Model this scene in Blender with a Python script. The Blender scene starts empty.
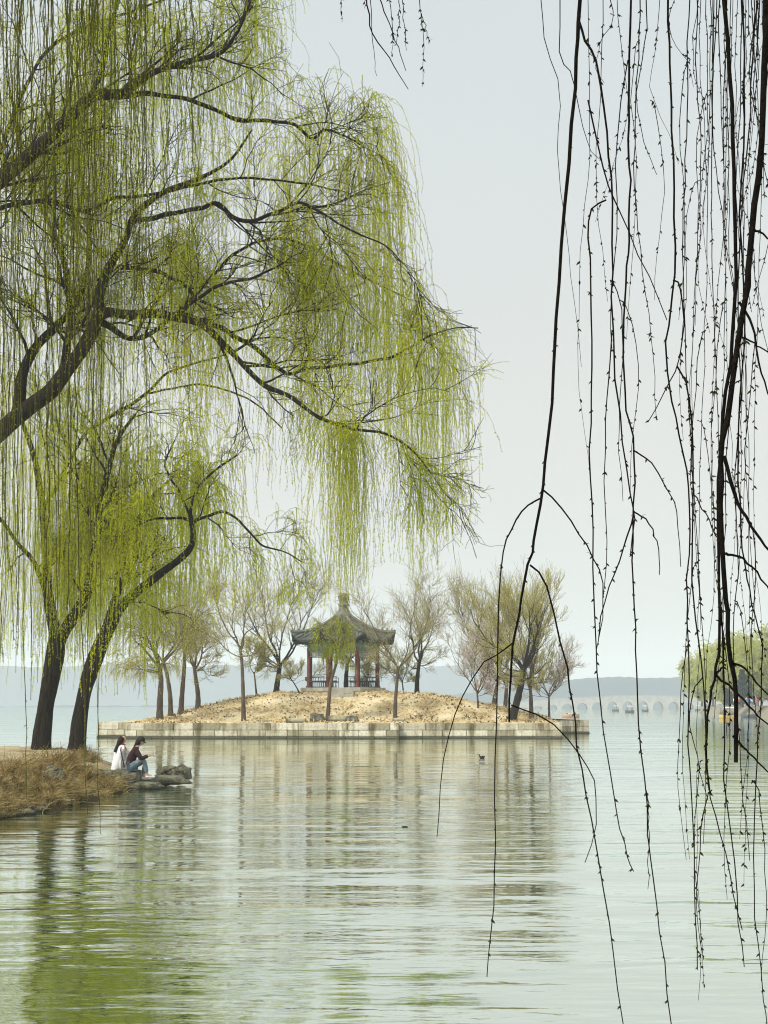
import bpy, bmesh, math, random
import numpy as np
from mathutils import Vector, Matrix, noise
R = math.radians
sc = bpy.context.scene
col = sc.collection
rng = np.random.default_rng(7)
random.seed(7)

# ------------------------------------------------------------------ camera
F = 1540.0
TH = math.atan((704.5 - 512) / F)
CAMZ = 2.2
ct, st_ = math.cos(TH), math.sin(TH)

def W(px, py, d):
    """world point on the ray through a photo pixel, at depth y = d"""
    u = (px - 384) / F; v = (512 - py) / F
    y = ct - v * st_; z = st_ + v * ct
    return np.array([u / y * d, d, CAMZ + z / y * d])

def proj(P):
    P = np.atleast_2d(P)
    x, y, z = P[:, 0], P[:, 1], P[:, 2] - CAMZ
    dep = y * ct + z * st_
    return 384 + F * x / dep, 512 - F * (-y * st_ + z * ct) / dep

cam = bpy.data.cameras.new('camera'); cam_o = bpy.data.objects.new('camera', cam)
col.objects.link(cam_o); sc.camera = cam_o
cam.sensor_fit = 'VERTICAL'; cam.sensor_height = 36; cam.lens = 36 * F / 1024
cam.clip_end = 12000; cam.clip_start = 0.1
cam_o.location = (0, 0, CAMZ); cam_o.rotation_euler = (math.pi / 2 + TH, 0, 0)

# ------------------------------------------------------------------ materials
def new_mat(name):
    m = bpy.data.materials.new(name); m.use_nodes = True
    nt = m.node_tree; b = nt.nodes['Principled BSDF']
    return m, nt, b

def N(nt, t, **kw):
    n = nt.nodes.new(t)
    for k, v in kw.items(): setattr(n, k, v)
    return n

def ramp(nt, fac, stops):
    r = N(nt, 'ShaderNodeValToRGB')
    el = r.color_ramp.elements
    while len(el) < len(stops): el.new(0.5)
    for e, (p, c) in zip(el, stops): e.position = p; e.color = (*c, 1)
    nt.links.new(fac, r.inputs[0]); return r.outputs[0]

def noisy(name, c1, c2, scale=4, rough=.85, bump=.3, bscale=None, stretch=(1, 1, 1), c3=None, dist=.05, spec=.3):
    m, nt, b = new_mat(name)
    tc = N(nt, 'ShaderNodeTexCoord'); mp = N(nt, 'ShaderNodeMapping')
    mp.inputs['Scale'].default_value = stretch
    nt.links.new(tc.outputs['Object'], mp.inputs[0])
    n = N(nt, 'ShaderNodeTexNoise'); n.inputs['Scale'].default_value = scale
    n.inputs['Detail'].default_value = 6; n.inputs['Roughness'].default_value = .65
    nt.links.new(mp.outputs[0], n.inputs['Vector'])
    stops = [(.32, c1), (.66, c2)] if c3 is None else [(.3, c1), (.5, c2), (.7, c3)]
    nt.links.new(ramp(nt, n.outputs['Fac'], stops), b.inputs['Base Color'])
    b.inputs['Roughness'].default_value = rough
    b.inputs['Specular IOR Level'].default_value = spec
    if bump:
        n2 = N(nt, 'ShaderNodeTexNoise'); n2.inputs['Scale'].default_value = bscale or scale * 3
        n2.inputs['Detail'].default_value = 5
        nt.links.new(mp.outputs[0], n2.inputs['Vector'])
        bp = N(nt, 'ShaderNodeBump'); bp.inputs['Strength'].default_value = bump
        bp.inputs['Distance'].default_value = dist
        nt.links.new(n2.outputs['Fac'], bp.inputs['Height'])
        nt.links.new(bp.outputs[0], b.inputs['Normal'])
    return m

def leafmat(name, c1, c2, scale=.6, trans=.45):
    m = bpy.data.materials.new(name); m.use_nodes = True
    nt = m.node_tree; nt.nodes.clear()
    o = N(nt, 'ShaderNodeOutputMaterial'); d = N(nt, 'ShaderNodeBsdfDiffuse'); t = N(nt, 'ShaderNodeBsdfTranslucent')
    mx = N(nt, 'ShaderNodeMixShader'); mx.inputs[0].default_value = trans
    tc = N(nt, 'ShaderNodeTexCoord'); n = N(nt, 'ShaderNodeTexNoise'); n.inputs['Scale'].default_value = scale
    n.inputs['Detail'].default_value = 4
    nt.links.new(tc.outputs['Object'], n.inputs['Vector'])
    c = ramp(nt, n.outputs['Fac'], [(.36, c1), (.64, c2)])
    nt.links.new(c, d.inputs[0]); nt.links.new(c, t.inputs[0])
    nt.links.new(d.outputs[0], mx.inputs[1]); nt.links.new(t.outputs[0], mx.inputs[2])
    nt.links.new(mx.outputs[0], o.inputs[0])
    return m

M = {}
M['bark'] = noisy('willow_bark', (.002, .0016, .001), (.026, .019, .009), 8, .95, 1, 16, (1, 1, .22), dist=.12)
M['bark_moss'] = noisy('mossy_bark', (.03, .024, .012), (.14, .125, .045), 3, .95, .9, 12, (1, 1, .25), dist=.1)
M['twig_dark'] = noisy('dark_twig_bark', (.006, .005, .003), (.022, .017, .009), 6, .9, 0)
M['bark_isl'] = noisy('brown_bark', (.045, .032, .02), (.15, .11, .065), 4, .95, .6, 12, (1, 1, .3))
M['twig_isl'] = noisy('pale_twig_bark', (.14, .11, .04), (.34, .29, .11), 2, .9, 0)
M['strand'] = leafmat('weeping_twig_green', (.15, .155, .014), (.42, .41, .035), .5, .4)
M['leaf'] = leafmat('young_willow_leaf', (.46, .54, .015), (.76, .78, .04), .35, .55)
M['strand_olive'] = leafmat('olive_twig', (.05, .048, .018), (.11, .115, .03), 1.5, .1)
M['leaf_olive'] = leafmat('olive_bud', (.13, .14, .02), (.26, .29, .035), 1.5, .3)
M['leaf_isl'] = leafmat('pale_spring_leaf', (.48, .48, .07), (.70, .66, .16), .4, .5)
M['leaf_far'] = leafmat('fresh_green_leaf', (.50, .53, .14), (.70, .70, .28), .08)
M['conifer'] = leafmat('dark_needles', (.02, .05, .035), (.045, .09, .05), 1, .1)
M['blossom'] = leafmat('pale_pink_blossom', (.80, .68, .68), (.88, .82, .80), 1)
M['near_bark'] = noisy('dark_smooth_twig', (.003, .003, .003), (.014, .011, .008), 40, .9, .3, 120, spec=.05)
M['bud'] = leafmat('dark_bud', (.02, .022, .01), (.055, .065, .018), 30, .2)
M['rock'] = noisy('weathered_rock', (.02, .02, .012), (.13, .125, .08), 3.6, .9, 1, 8, dist=.18, c3=(.30, .29, .21))
M['redwood'] = noisy('red_lacquered_wood', (.09, .022, .016), (.20, .05, .03), 3, .6, .1)
M['greenwood'] = noisy('painted_green_beam', (.03, .12, .09), (.16, .24, .16), 5, .7, .1, c3=(.05, .12, .26))
M['tile'] = noisy('grey_roof_tile', (.055, .065, .06), (.17, .18, .155), 3.5, .8, .3)
M['ridge'] = noisy('grey_ridge_tile', (.09, .10, .09), (.22, .22, .19), 4, .8, .4)
M['rafter'] = noisy('dark_rafter', (.02, .03, .025), (.06, .07, .05), 6, .8, .2)
M['lattice'] = noisy('pale_lattice', (.38, .38, .33), (.5, .5, .44), 6, .8, 0)
M['railwood'] = noisy('dark_rail_wood', (.03, .035, .03), (.08, .075, .06), 6, .7, 0)
M['platform'] = noisy('pavilion_stone', (.34, .32, .26), (.52, .49, .41), 2, .9, .3)
M['bridge'] = noisy('pale_bridge_stone', (.27, .27, .25), (.40, .39, .36), .3, .9, .2)
M['hill'] = noisy('wooded_hill', (.012, .035, .05), (.03, .06, .075), .02, 1, 0)
M['canopy'] = noisy('pale_canopy', (.55, .57, .52), (.68, .7, .65), 2, .7, 0)
M['hull_y'] = noisy('yellow_hull', (.40, .27, .05), (.52, .36, .09), 2, .5, 0)
M['hull_d'] = noisy('dark_hull', (.03, .04, .05), (.07, .08, .09), 2, .5, 0)
M['hull_r'] = noisy('tan_hull', (.35, .22, .14), (.45, .3, .2), 2, .5, 0)
M['skin'] = noisy('skin_tone', (.5, .3, .2), (.58, .37, .26), 20, .6, 0)
M['hair'] = noisy('black_hair', (.006, .006, .006), (.02, .016, .013), 40, .45, .5)
M['white'] = noisy('white_cloth', (.74, .74, .72), (.82, .82, .8), 8, .9, .4, 14)
M['denim'] = noisy('grey_blue_denim', (.09, .13, .16), (.2, .26, .29), 10, .9, .3)
M['darkcloth'] = noisy('dark_maroon_cloth', (.018, .010, .012), (.06, .022, .022), 10, .9, .3)
M['redcloth'] = noisy('red_cloth', (.5, .02, .03), (.6, .05, .05), 10, .8, 0)
M['teal'] = noisy('teal_cloth', (.02, .22, .16), (.04, .3, .2), 10, .8, 0)
M['blue'] = noisy('blue_cloth', (.05, .12, .4), (.08, .2, .5), 10, .8, 0)
M['black'] = noisy('black_matter', (.008, .008, .008), (.03, .028, .02), 20, .7, 0)
M['duck'] = noisy('dark_feathers', (.012, .010, .008), (.05, .035, .022), 40, .7, 0)
M['beak'] = noisy('beak_horn', (.2, .14, .05), (.3, .2, .07), 40, .5, 0)
M['dry'] = leafmat('dry_grass_blades', (.12, .08, .02), (.70, .56, .26), 5, .3)
M['straw'] = leafmat('straw_litter', (.55, .42, .20), (.85, .72, .46), .8, .2)
M['litter'] = leafmat('brown_leaf_litter', (.12, .08, .03), (.26, .18, .08), .8, .2)
M['mound'] = noisy('straw_covered_soil', (.44, .34, .17), (.70, .58, .35), .7, 1, .8, 6, c3=(.82, .71, .49), dist=.15, spec=.1)
M['bank'] = noisy('trodden_soil', (.20, .145, .07), (.40, .33, .20), .7, 1, .8, 5, c3=(.50, .43, .29), dist=.1, spec=.1)
def wet_band(m, z0, z1, colr):
    nt = m.node_tree; b = nt.nodes['Principled BSDF']; src = b.inputs['Base Color'].links[0].from_socket
    g = N(nt, 'ShaderNodeNewGeometry'); sx = N(nt, 'ShaderNodeSeparateXYZ'); nt.links.new(g.outputs['Position'], sx.inputs[0])
    mr = N(nt, 'ShaderNodeMapRange'); mr.inputs[1].default_value = z0; mr.inputs[2].default_value = z1; nt.links.new(sx.outputs[2], mr.inputs[0])
    w = N(nt, 'ShaderNodeMix', data_type='RGBA'); w.inputs[6].default_value = (*colr, 1); nt.links.new(mr.outputs[0], w.inputs[0]); nt.links.new(src, w.inputs[7])
    nt.links.new(w.outputs[2], b.inputs['Base Color'])
wet_band(M['bank'], .10, .34, (.055, .04, .02)); wet_band(M['rock'], .02, .10, (.03, .032, .018))
M['farbank'] = noisy('far_bank_soil', (.16, .14, .09), (.30, .26, .18), .3, 1, .3)

def stone_mat():
    m, nt, b = new_mat('block_stone')
    tc = N(nt, 'ShaderNodeTexCoord')
    at = N(nt, 'ShaderNodeAttribute'); at.attribute_name = 'block'
    mp = N(nt, 'ShaderNodeMapping'); mp.inputs['Scale'].default_value = (2.2, 2.2, .35)
    nt.links.new(tc.outputs['Object'], mp.inputs[0])
    n1 = N(nt, 'ShaderNodeTexNoise'); n1.inputs['Scale'].default_value = 1; n1.inputs['Detail'].default_value = 6
    nt.links.new(mp.outputs[0], n1.inputs['Vector'])
    n2 = N(nt, 'ShaderNodeTexNoise'); n2.inputs['Scale'].default_value = 6; n2.inputs['Detail'].default_value = 6
    nt.links.new(tc.outputs['Object'], n2.inputs['Vector'])
    base = ramp(nt, at.outputs['Fac'], [(0, (.30, .27, .17)), (.5, (.58, .53, .40)), (1, (.72, .68, .56))])
    stain = ramp(nt, n1.outputs['Fac'], [(.34, (.34, .30, .19)), (.50, (1, 1, 1))])
    mott = ramp(nt, n2.outputs['Fac'], [(.3, (.68, .66, .58)), (.65, (1, 1, 1))])
    a = N(nt, 'ShaderNodeMix', data_type='RGBA', blend_type='MULTIPLY'); a.inputs[0].default_value = 1
    c = N(nt, 'ShaderNodeMix', data_type='RGBA', blend_type='MULTIPLY'); c.inputs[0].default_value = 1
    nt.links.new(base, a.inputs[6]); nt.links.new(stain, a.inputs[7])
    nt.links.new(a.outputs[2], c.inputs[6]); nt.links.new(mott, c.inputs[7])
    # wet, algae-dark band just above the water
    sx = N(nt, 'ShaderNodeSeparateXYZ'); nt.links.new(tc.outputs['Object'], sx.inputs[0])
    mr = N(nt, 'ShaderNodeMapRange'); mr.inputs[1].default_value = .05; mr.inputs[2].default_value = .22
    nt.links.new(sx.outputs[2], mr.inputs[0])
    w = N(nt, 'ShaderNodeMix', data_type='RGBA')
    w.inputs[6].default_value = (.05, .05, .025, 1)
    nt.links.new(mr.outputs[0], w.inputs[0]); nt.links.new(c.outputs[2], w.inputs[7])
    nt.links.new(w.outputs[2], b.inputs['Base Color'])
    b.inputs['Roughness'].default_value = .9
    bp = N(nt, 'ShaderNodeBump'); bp.inputs['Strength'].default_value = .5; bp.inputs['Distance'].default_value = .04
    nt.links.new(n2.outputs['Fac'], bp.inputs['Height']); nt.links.new(bp.outputs[0], b.inputs['Normal'])
    return m
M['block'] = stone_mat()

def water_mat():
    m = bpy.data.materials.new('lake_water'); m.use_nodes = True
    nt = m.node_tree; nt.nodes.clear()
    o = N(nt, 'ShaderNodeOutputMaterial')
    tc = N(nt, 'ShaderNodeTexCoord')
    hs = []
    for sx_, sy_, s, amp, rot, det in ((.30, 1.0, 1.0, .15, 4, 2), (.7, 2.0, 1.35, .034, -7, 2), (1.3, 3.0, 2.1, .014, 12, 3), (.10, .30, 1, .16, 8, 1)):
        mp = N(nt, 'ShaderNodeMapping'); mp.inputs['Scale'].default_value = (sx_, sy_, 1)
        mp.inputs['Rotation'].default_value = (0, 0, R(rot))
        nt.links.new(tc.outputs['Object'], mp.inputs[0])
        n = N(nt, 'ShaderNodeTexNoise'); n.inputs['Scale'].default_value = s
        n.inputs['Detail'].default_value = det; n.inputs['Distortion'].default_value = .6
        nt.links.new(mp.outputs[0], n.inputs['Vector'])
        ml = N(nt, 'ShaderNodeMath', operation='MULTIPLY'); ml.inputs[1].default_value = amp
        nt.links.new(n.outputs['Fac'], ml.inputs[0]); hs.append(ml.outputs[0])
    s0 = hs[0]
    for h in hs[1:]:
        a = N(nt, 'ShaderNodeMath', operation='ADD'); nt.links.new(s0, a.inputs[0]); nt.links.new(h, a.inputs[1]); s0 = a.outputs[0]
    # calm and ruffled patches
    mp = N(nt, 'ShaderNodeMapping'); mp.inputs['Scale'].default_value = (.045, .11, 1)
    nt.links.new(tc.outputs['Object'], mp.inputs[0])
    n = N(nt, 'ShaderNodeTexNoise'); n.inputs['Scale'].default_value = 1; n.inputs['Detail'].default_value = 3
    nt.links.new(mp.outputs[0], n.inputs['Vector'])
    mr = N(nt, 'ShaderNodeMapRange'); mr.inputs[1].default_value = .35; mr.inputs[2].default_value = .65
    mr.inputs[3].default_value = .35; mr.inputs[4].default_value = 1.0
    nt.links.new(n.outputs['Fac'], mr.inputs[0])
    ml = N(nt, 'ShaderNodeMath', operation='MULTIPLY'); nt.links.new(s0, ml.inputs[0]); nt.links.new(mr.outputs[0], ml.inputs[1])
    # ruffled by the near shore, calmer out on the open lake
    sx2 = N(nt, 'ShaderNodeSeparateXYZ'); nt.links.new(tc.outputs['Object'], sx2.inputs[0])
    rr = N(nt, 'ShaderNodeMapRange'); rr.inputs[1].default_value = 12; rr.inputs[2].default_value = 110; rr.inputs[3].default_value = 1; rr.inputs[4].default_value = .30
    nt.links.new(sx2.outputs[1], rr.inputs[0])
    ml2 = N(nt, 'ShaderNodeMath', operation='MULTIPLY'); nt.links.new(ml.outputs[0], ml2.inputs[0]); nt.links.new(rr.outputs[0], ml2.inputs[1]); ml = ml2
    bp = N(nt, 'ShaderNodeBump'); bp.inputs['Strength'].default_value = 1; bp.inputs['Distance'].default_value = WATER_BUMP
    nt.links.new(ml.outputs[0], bp.inputs['Height'])
    d = N(nt, 'ShaderNodeBsdfDiffuse'); d.inputs[0].default_value = WATER_COL
    g = N(nt, 'ShaderNodeBsdfGlossy'); g.inputs['Roughness'].default_value = .03
    g.inputs[0].default_value = (.955, .985, .945, 1)
    fr = N(nt, 'ShaderNodeFresnel'); fr.inputs['IOR'].default_value = 1.5
    nt.links.new(bp.outputs[0], g.inputs['Normal']); nt.links.new(bp.outputs[0], fr.inputs['Normal'])
    mx = N(nt, 'ShaderNodeMixShader')
    fm = N(nt, 'ShaderNodeMapRange'); fm.inputs[3].default_value = .72; fm.inputs[4].default_value = 1.0
    nt.links.new(fr.outputs[0], fm.inputs[0]); nt.links.new(fm.outputs[0], mx.inputs[0]); nt.links.new(d.outputs[0], mx.inputs[1]); nt.links.new(g.outputs[0], mx.inputs[2])
    nt.links.new(mx.outputs[0], o.inputs[0])
    return m
WATER_BUMP = .42
WATER_COL = (.09, .16, .06, 1)
M['water'] = water_mat()

# ------------------------------------------------------------------ mesh helpers
def tag(o, label=None, cat=None, group=None, kind=None):
    if label: o['label'] = label
    if cat: o['category'] = cat
    if group: o['group'] = group
    if kind: o['kind'] = kind
    return o

def empty(name, loc, label, cat, group=None, rz=0):
    o = bpy.data.objects.new(name, None); col.objects.link(o)
    o.empty_display_size = .3
    o.location = [float(c) for c in loc]; o.rotation_euler = (0, 0, rz)
    return tag(o, label, cat, group)

class MB:
    """mesh buffer; verts in world or local coordinates, faces as index arrays"""
    def __init__(s): s.v = []; s.q = []; s.t = []; s.qm = []; s.tm = []; s.n = 0; s.val = []
    def add(s, verts, quads=None, tris=None, mi=0, val=0.):
        verts = np.asarray(verts, float).reshape(-1, 3)
        if quads is not None and len(quads):
            q = np.asarray(quads, np.int64) + s.n; s.q.append(q); s.qm.append(np.full(len(q), mi))
        if tris is not None and len(tris):
            q = np.asarray(tris, np.int64) + s.n; s.t.append(q); s.tm.append(np.full(len(q), mi))
        s.v.append(verts); s.val.append(np.full(len(verts), val)); s.n += len(verts)
    def tubes(s, P, rad, sides=4, mi=0, cap=True):
        """P (N,K,3), rad (N,K)"""
        P = np.asarray(P, float); rad = np.asarray(rad, float)
        if P.ndim == 2: P = P[None]; rad = rad[None]
        n, K, _ = P.shape
        if n == 0: return
        T = np.empty_like(P)
        T[:, 1:-1] = P[:, 2:] - P[:, :-2]; T[:, 0] = P[:, 1] - P[:, 0]; T[:, -1] = P[:, -1] - P[:, -2]
        T /= np.linalg.norm(T, axis=2, keepdims=True) + 1e-12
        ref = np.tile(np.array([1., 0, 0]), (n, 1)); ref[np.abs(T[:, 0, 0]) > .8] = (0, 0, 1.)
        a = np.cross(T[:, 0], ref); a /= np.linalg.norm(a, axis=1, keepdims=True) + 1e-12
        A = np.empty_like(P)
        for k in range(K):
            a = a - (a * T[:, k]).sum(1, keepdims=True) * T[:, k]
            a /= np.linalg.norm(a, axis=1, keepdims=True) + 1e-12
            A[:, k] = a
        B = np.cross(T, A)
        ang = np.arange(sides) * 2 * math.pi / sides
        V = P[:, :, None] + rad[:, :, None, None] * (A[:, :, None] * np.cos(ang)[None, None, :, None] + B[:, :, None] * np.sin(ang)[None, None, :, None])
        k = np.arange(K - 1)[:, None]; j = np.arange(sides)[None]
        j2 = (j + 1) % sides
        q = np.stack([k * sides + j, k * sides + j2, (k + 1) * sides + j2, (k + 1) * sides + j], -1).reshape(-1, 4)
        Q = (q[None] + (np.arange(n) * K * sides)[:, None, None]).reshape(-1, 4)
        s.add(V.reshape(-1, 3), Q, mi=mi)
    def tube(s, pts, rad, sides=6, mi=0):
        pts = np.asarray(pts, float)
        if np.isscalar(rad): rad = np.full(len(pts), rad)
        s.tubes(pts[None], np.asarray(rad)[None], sides, mi)
        for e in (0, -1):
            pass
    def box(s, lo, hi, mi=0, val=0., rot=None, org=None):
        x0, y0, z0 = lo; x1, y1, z1 = hi
        v = np.array([[x0, y0, z0], [x1, y0, z0], [x1, y1, z0], [x0, y1, z0], [x0, y0, z1], [x1, y0, z1], [x1, y1, z1], [x0, y1, z1]], float)
        if rot is not None:
            c, n = math.cos(rot), math.sin(rot)
            v[:, :2] = v[:, :2] @ np.array([[c, n], [-n, c]])
        if org is not None: v += np.asarray(org)
        s.add(v, [[0, 3, 2, 1], [4, 5, 6, 7], [0, 1, 5, 4], [1, 2, 6, 5], [2, 3, 7, 6], [3, 0, 4, 7]], mi=mi, val=val)
    def leaves(s, p, axis, l, w, mi=0):
        """diamond leaves: p (M,3), axis (M,3) unit, l,w (M,)"""
        m = len(p)
        if m == 0: return
        r = rng.normal(size=(m, 3)); side = np.cross(axis, r); side /= np.linalg.norm(side, axis=1, keepdims=True) + 1e-9
        l = np.broadcast_to(l, (m,))[:, None]; w = np.broadcast_to(w, (m,))[:, None]
        V = np.stack([p, p + axis * l * .45 + side * w * .5, p + axis * l, p + axis * l * .45 - side * w * .5], 1)
        s.add(V.reshape(-1, 3), np.arange(m * 4).reshape(-1, 4), mi=mi)
    def build(s, name, mats, parent=None, smooth=True, loc=None, bevel=0):
        me = bpy.data.meshes.new(name)
        V = np.concatenate(s.v) if s.v else np.zeros((0, 3))
        if loc is None and parent is not None:
            loc = np.array(parent.location)
            assert abs(parent.rotation_euler.z) < 1e-6
        off = np.zeros(3) if loc is None else np.asarray(loc, float)
        V = V - off
        qs = np.concatenate(s.q) if s.q else np.zeros((0, 4), np.int64)
        ts = np.concatenate(s.t) if s.t else np.zeros((0, 3), np.int64)
        me.vertices.add(len(V)); me.vertices.foreach_set('co', V.astype(np.float32).ravel())
        loops = np.concatenate([qs.ravel(), ts.ravel()])
        me.loops.add(len(loops)); me.loops.foreach_set('vertex_index', loops.astype(np.int32))
        nf = len(qs) + len(ts)
        me.polygons.add(nf)
        starts = np.concatenate([np.arange(len(qs)) * 4, len(qs) * 4 + np.arange(len(ts)) * 3])
        me.polygons.foreach_set('loop_start', starts.astype(np.int32))
        mi = np.concatenate([np.concatenate(s.qm) if s.qm else np.zeros(0), np.concatenate(s.tm) if s.tm else np.zeros(0)])
        me.polygons.foreach_set('material_index', mi.astype(np.int32))
        me.polygons.foreach_set('use_smooth', np.full(nf, smooth))
        at = me.attributes.new('block', 'FLOAT', 'POINT'); at.data.foreach_set('value', np.concatenate(s.val).astype(np.float32))
        me.update(calc_edges=True)
        for m in (mats if isinstance(mats, (list, tuple)) else [mats]): me.materials.append(M[m])
        o = bpy.data.objects.new(name, me); col.objects.link(o)
        if parent is not None: o.parent = parent
        elif loc is not None: o.location = [float(c) for c in off]
        return o

def bark_tube(b, P, rad, sides=30, amp=.07, seed=0., mi=0):
    n0 = b.n; b.tubes(P[None], rad[None], sides, mi); V = b.v[-1].reshape(len(P), sides, 3)
    along = np.concatenate([[0], np.cumsum(np.linalg.norm(np.diff(P, axis=0), axis=1))])
    for i in range(len(P)):
        for j in range(sides):
            a = j * 2 * math.pi / sides; u, w_ = math.cos(a), math.sin(a)
            h = 1 - abs(noise.noise((u * 3.2 + seed, w_ * 3.2, along[i] * .55))) * 2.4 + .8 * noise.fractal((u * 7 + seed, w_ * 7, along[i] * 1.6), 1, 2, 3)
            V[i, j] = P[i] + (V[i, j] - P[i]) * (1 + amp * h)
    b.v[-1] = V.reshape(-1, 3)

def crom(pts, n):
    """smooth resample of control rows (any width) with a Catmull-Rom curve"""
    P = np.asarray(pts, float); m = len(P)
    P = np.vstack([2 * P[0] - P[1], P, 2 * P[-1] - P[-2]])
    out = []
    for t in np.linspace(0, m - 1 - 1e-9, n):
        i = int(t); f = t - i
        a, b, c, d = P[i], P[i + 1], P[i + 2], P[i + 3]
        out.append(.5 * ((2 * b) + (-a + c) * f + (2 * a - 5 * b + 4 * c - d) * f * f + (-a + 3 * b - 3 * c + d) * f ** 3))
    return np.array(out)

def unit(v): return v / (np.linalg.norm(v) + 1e-12)
UP = np.array([0, 0, 1.])

def grow(p, d, L, K, wob, trop):
    pts = [p]; d = unit(d); st = L / (K - 1)
    for k in range(K - 1):
        d = unit(d + rng.normal(0, wob, 3) + np.array([0, 0, trop if np.isscalar(trop) else trop[k * len(trop) // (K - 1)]]))
        p = p + d * st; pts.append(p)
    return np.array(pts), d

def smooth01(t): t = np.clip(t, 0, 1); return t * t * (3 - 2 * t)

# ------------------------------------------------------------------ world, sun, haze
w = bpy.data.worlds.new('World'); sc.world = w; w.use_nodes = True
nt = w.node_tree; bg = nt.nodes['Background']
sky = N(nt, 'ShaderNodeTexSky'); sky.sky_type = 'NISHITA'; sky.sun_disc = False
SUN_EL, SUN_AZ = R(48), R(-128)      # azimuth from +Y towards +X
sky.sun_elevation = SUN_EL; sky.sun_rotation = SUN_AZ
sky.air_density = 1; sky.dust_density = 4; sky.ozone_density = 1
hsv = N(nt, 'ShaderNodeHueSaturation'); hsv.inputs['Saturation'].default_value = .12
cl = N(nt, 'ShaderNodeMix', data_type='RGBA'); cl.inputs[0].default_value = .90
# overcast layer: a soft, slightly uneven grey, a touch cooler overhead
tc = N(nt, 'ShaderNodeTexCoord'); sp = N(nt, 'ShaderNodeSeparateXYZ')
nt.links.new(tc.outputs['Generated'], sp.inputs[0])
SKY_K = 6.9
gr = ramp(nt, sp.outputs[2], [(0.0, (.88, .895, .84)), (.18, (.88, .90, .865)), (.42, (.80, .865, .885)), (1, (.78, .85, .9))])
cn = N(nt, 'ShaderNodeTexNoise'); cn.inputs['Scale'].default_value = 2.2; cn.inputs['Detail'].default_value = 3
nt.links.new(tc.outputs['Generated'], cn.inputs['Vector'])
cr = ramp(nt, cn.outputs['Fac'], [(.3, (.955, .96, .97)), (.7, (1.02, 1.02, 1.01))])
cm = N(nt, 'ShaderNodeMix', data_type='RGBA', blend_type='MULTIPLY'); cm.inputs[0].default_value = 1
nt.links.new(gr, cm.inputs[6]); nt.links.new(cr, cm.inputs[7])
vm = N(nt, 'ShaderNodeVectorMath', operation='SCALE'); vm.inputs['Scale'].default_value = SKY_K
nt.links.new(cm.outputs[2], vm.inputs[0])
nt.links.new(sky.outputs[0], hsv.inputs['Color']); nt.links.new(hsv.outputs[0], cl.inputs[6])
nt.links.new(vm.outputs[0], cl.inputs[7]); nt.links.new(cl.outputs[2], bg.inputs['Color'])
bg.inputs['Strength'].default_value = .12

sun = bpy.data.lights.new('sun', 'SUN'); sun.energy = 3.4; sun.angle = R(12); sun.color = (1, .96, .88)
so = bpy.data.objects.new('sun', sun); col.objects.link(so); so.location = (-20, -20, 60)
sd = Vector((math.sin(SUN_AZ) * math.cos(SUN_EL), math.cos(SUN_AZ) * math.cos(SUN_EL), math.sin(SUN_EL)))
so.rotation_euler = sd.to_track_quat('Z', 'Y').to_euler()

hm = bpy.data.materials.new('haze_air'); hm.use_nodes = True; nt = hm.node_tree; nt.nodes.clear()
o_ = N(nt, 'ShaderNodeOutputMaterial'); pv = N(nt, 'ShaderNodeVolumePrincipled')
HAZE = .00044
pv.inputs['Density'].default_value = HAZE; pv.inputs['Color'].default_value = (.90, .965, 1.0, 1)
nt.links.new(pv.outputs[0], o_.inputs['Volume'])
M['haze'] = hm
b = MB(); b.box((-3100, -400, -3), (3100, 3050, 90)); hz = b.build('haze', 'haze', smooth=False); tag(hz, kind='stuff')

sc.view_settings.view_transform = 'Standard'; sc.view_settings.look = 'None'
sc.view_settings.gamma = 1; sc.view_settings.exposure = 0.12; sc.view_settings.use_curve_mapping = False
sc.cycles.max_bounces = 6; sc.cycles.diffuse_bounces = 4; sc.cycles.glossy_bounces = 2
sc.cycles.transmission_bounces = 3; sc.cycles.volume_bounces = 2; sc.cycles.transparent_max_bounces = 4
sc.cycles.volume_max_steps = 64
sc.cycles.pixel_filter_type = 'BLACKMAN_HARRIS'; sc.cycles.filter_width = 1.1
sc.cycles.use_denoising = True
sc.cycles.denoiser = 'OPENIMAGEDENOISE'; sc.cycles.denoising_prefilter = 'ACCURATE'; sc.cycles.denoising_input_passes = 'RGB_ALBEDO_NORMAL'
sc.cycles.sample_clamp_indirect = 4

# ------------------------------------------------------------------ water
b = MB()
xs = np.concatenate([[-3000], [-300], np.linspace(-60, 60, 7), [300], [3000]]); ys = np.array([-390, -30, 5, 20, 40, 60, 90, 130, 200, 400, 1000, 2950.])
X, Y = np.meshgrid(xs, ys); V = np.stack([X, Y, np.zeros_like(X)], -1).reshape(-1, 3)
nx = len(xs); i = np.arange(len(ys) - 1)[:, None] * nx + np.arange(nx - 1)[None]
b.add(V, np.stack([i, i + 1, i + 1 + nx, i + nx], -1).reshape(-1, 4))
tag(b.build('water', 'water', smooth=False), kind='structure')

def grid_mesh(name, mat, X, Y, Z, keep=None):
    b = MB(); ny, nx = X.shape
    i = np.arange(ny - 1)[:, None] * nx + np.arange(nx - 1)[None]
    q = np.stack([i, i + 1, i + 1 + nx, i + nx], -1).reshape(-1, 4)
    if keep is not None:
        q = q[keep.ravel()[q].any(1)]
    b.add(np.stack([X, Y, Z], -1).reshape(-1, 3), q)
    return tag(b.build(name, mat), kind='structure')

def fnoise(X, Y, s, seed=0., oct=3):
    out = np.empty(X.size); f = X.ravel(); g = Y.ravel()
    for k in range(X.size):
        out[k] = noise.fractal((f[k] * s, g[k] * s, seed), 1.0, 2.0, oct)
    return out.reshape(X.shape)

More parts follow.
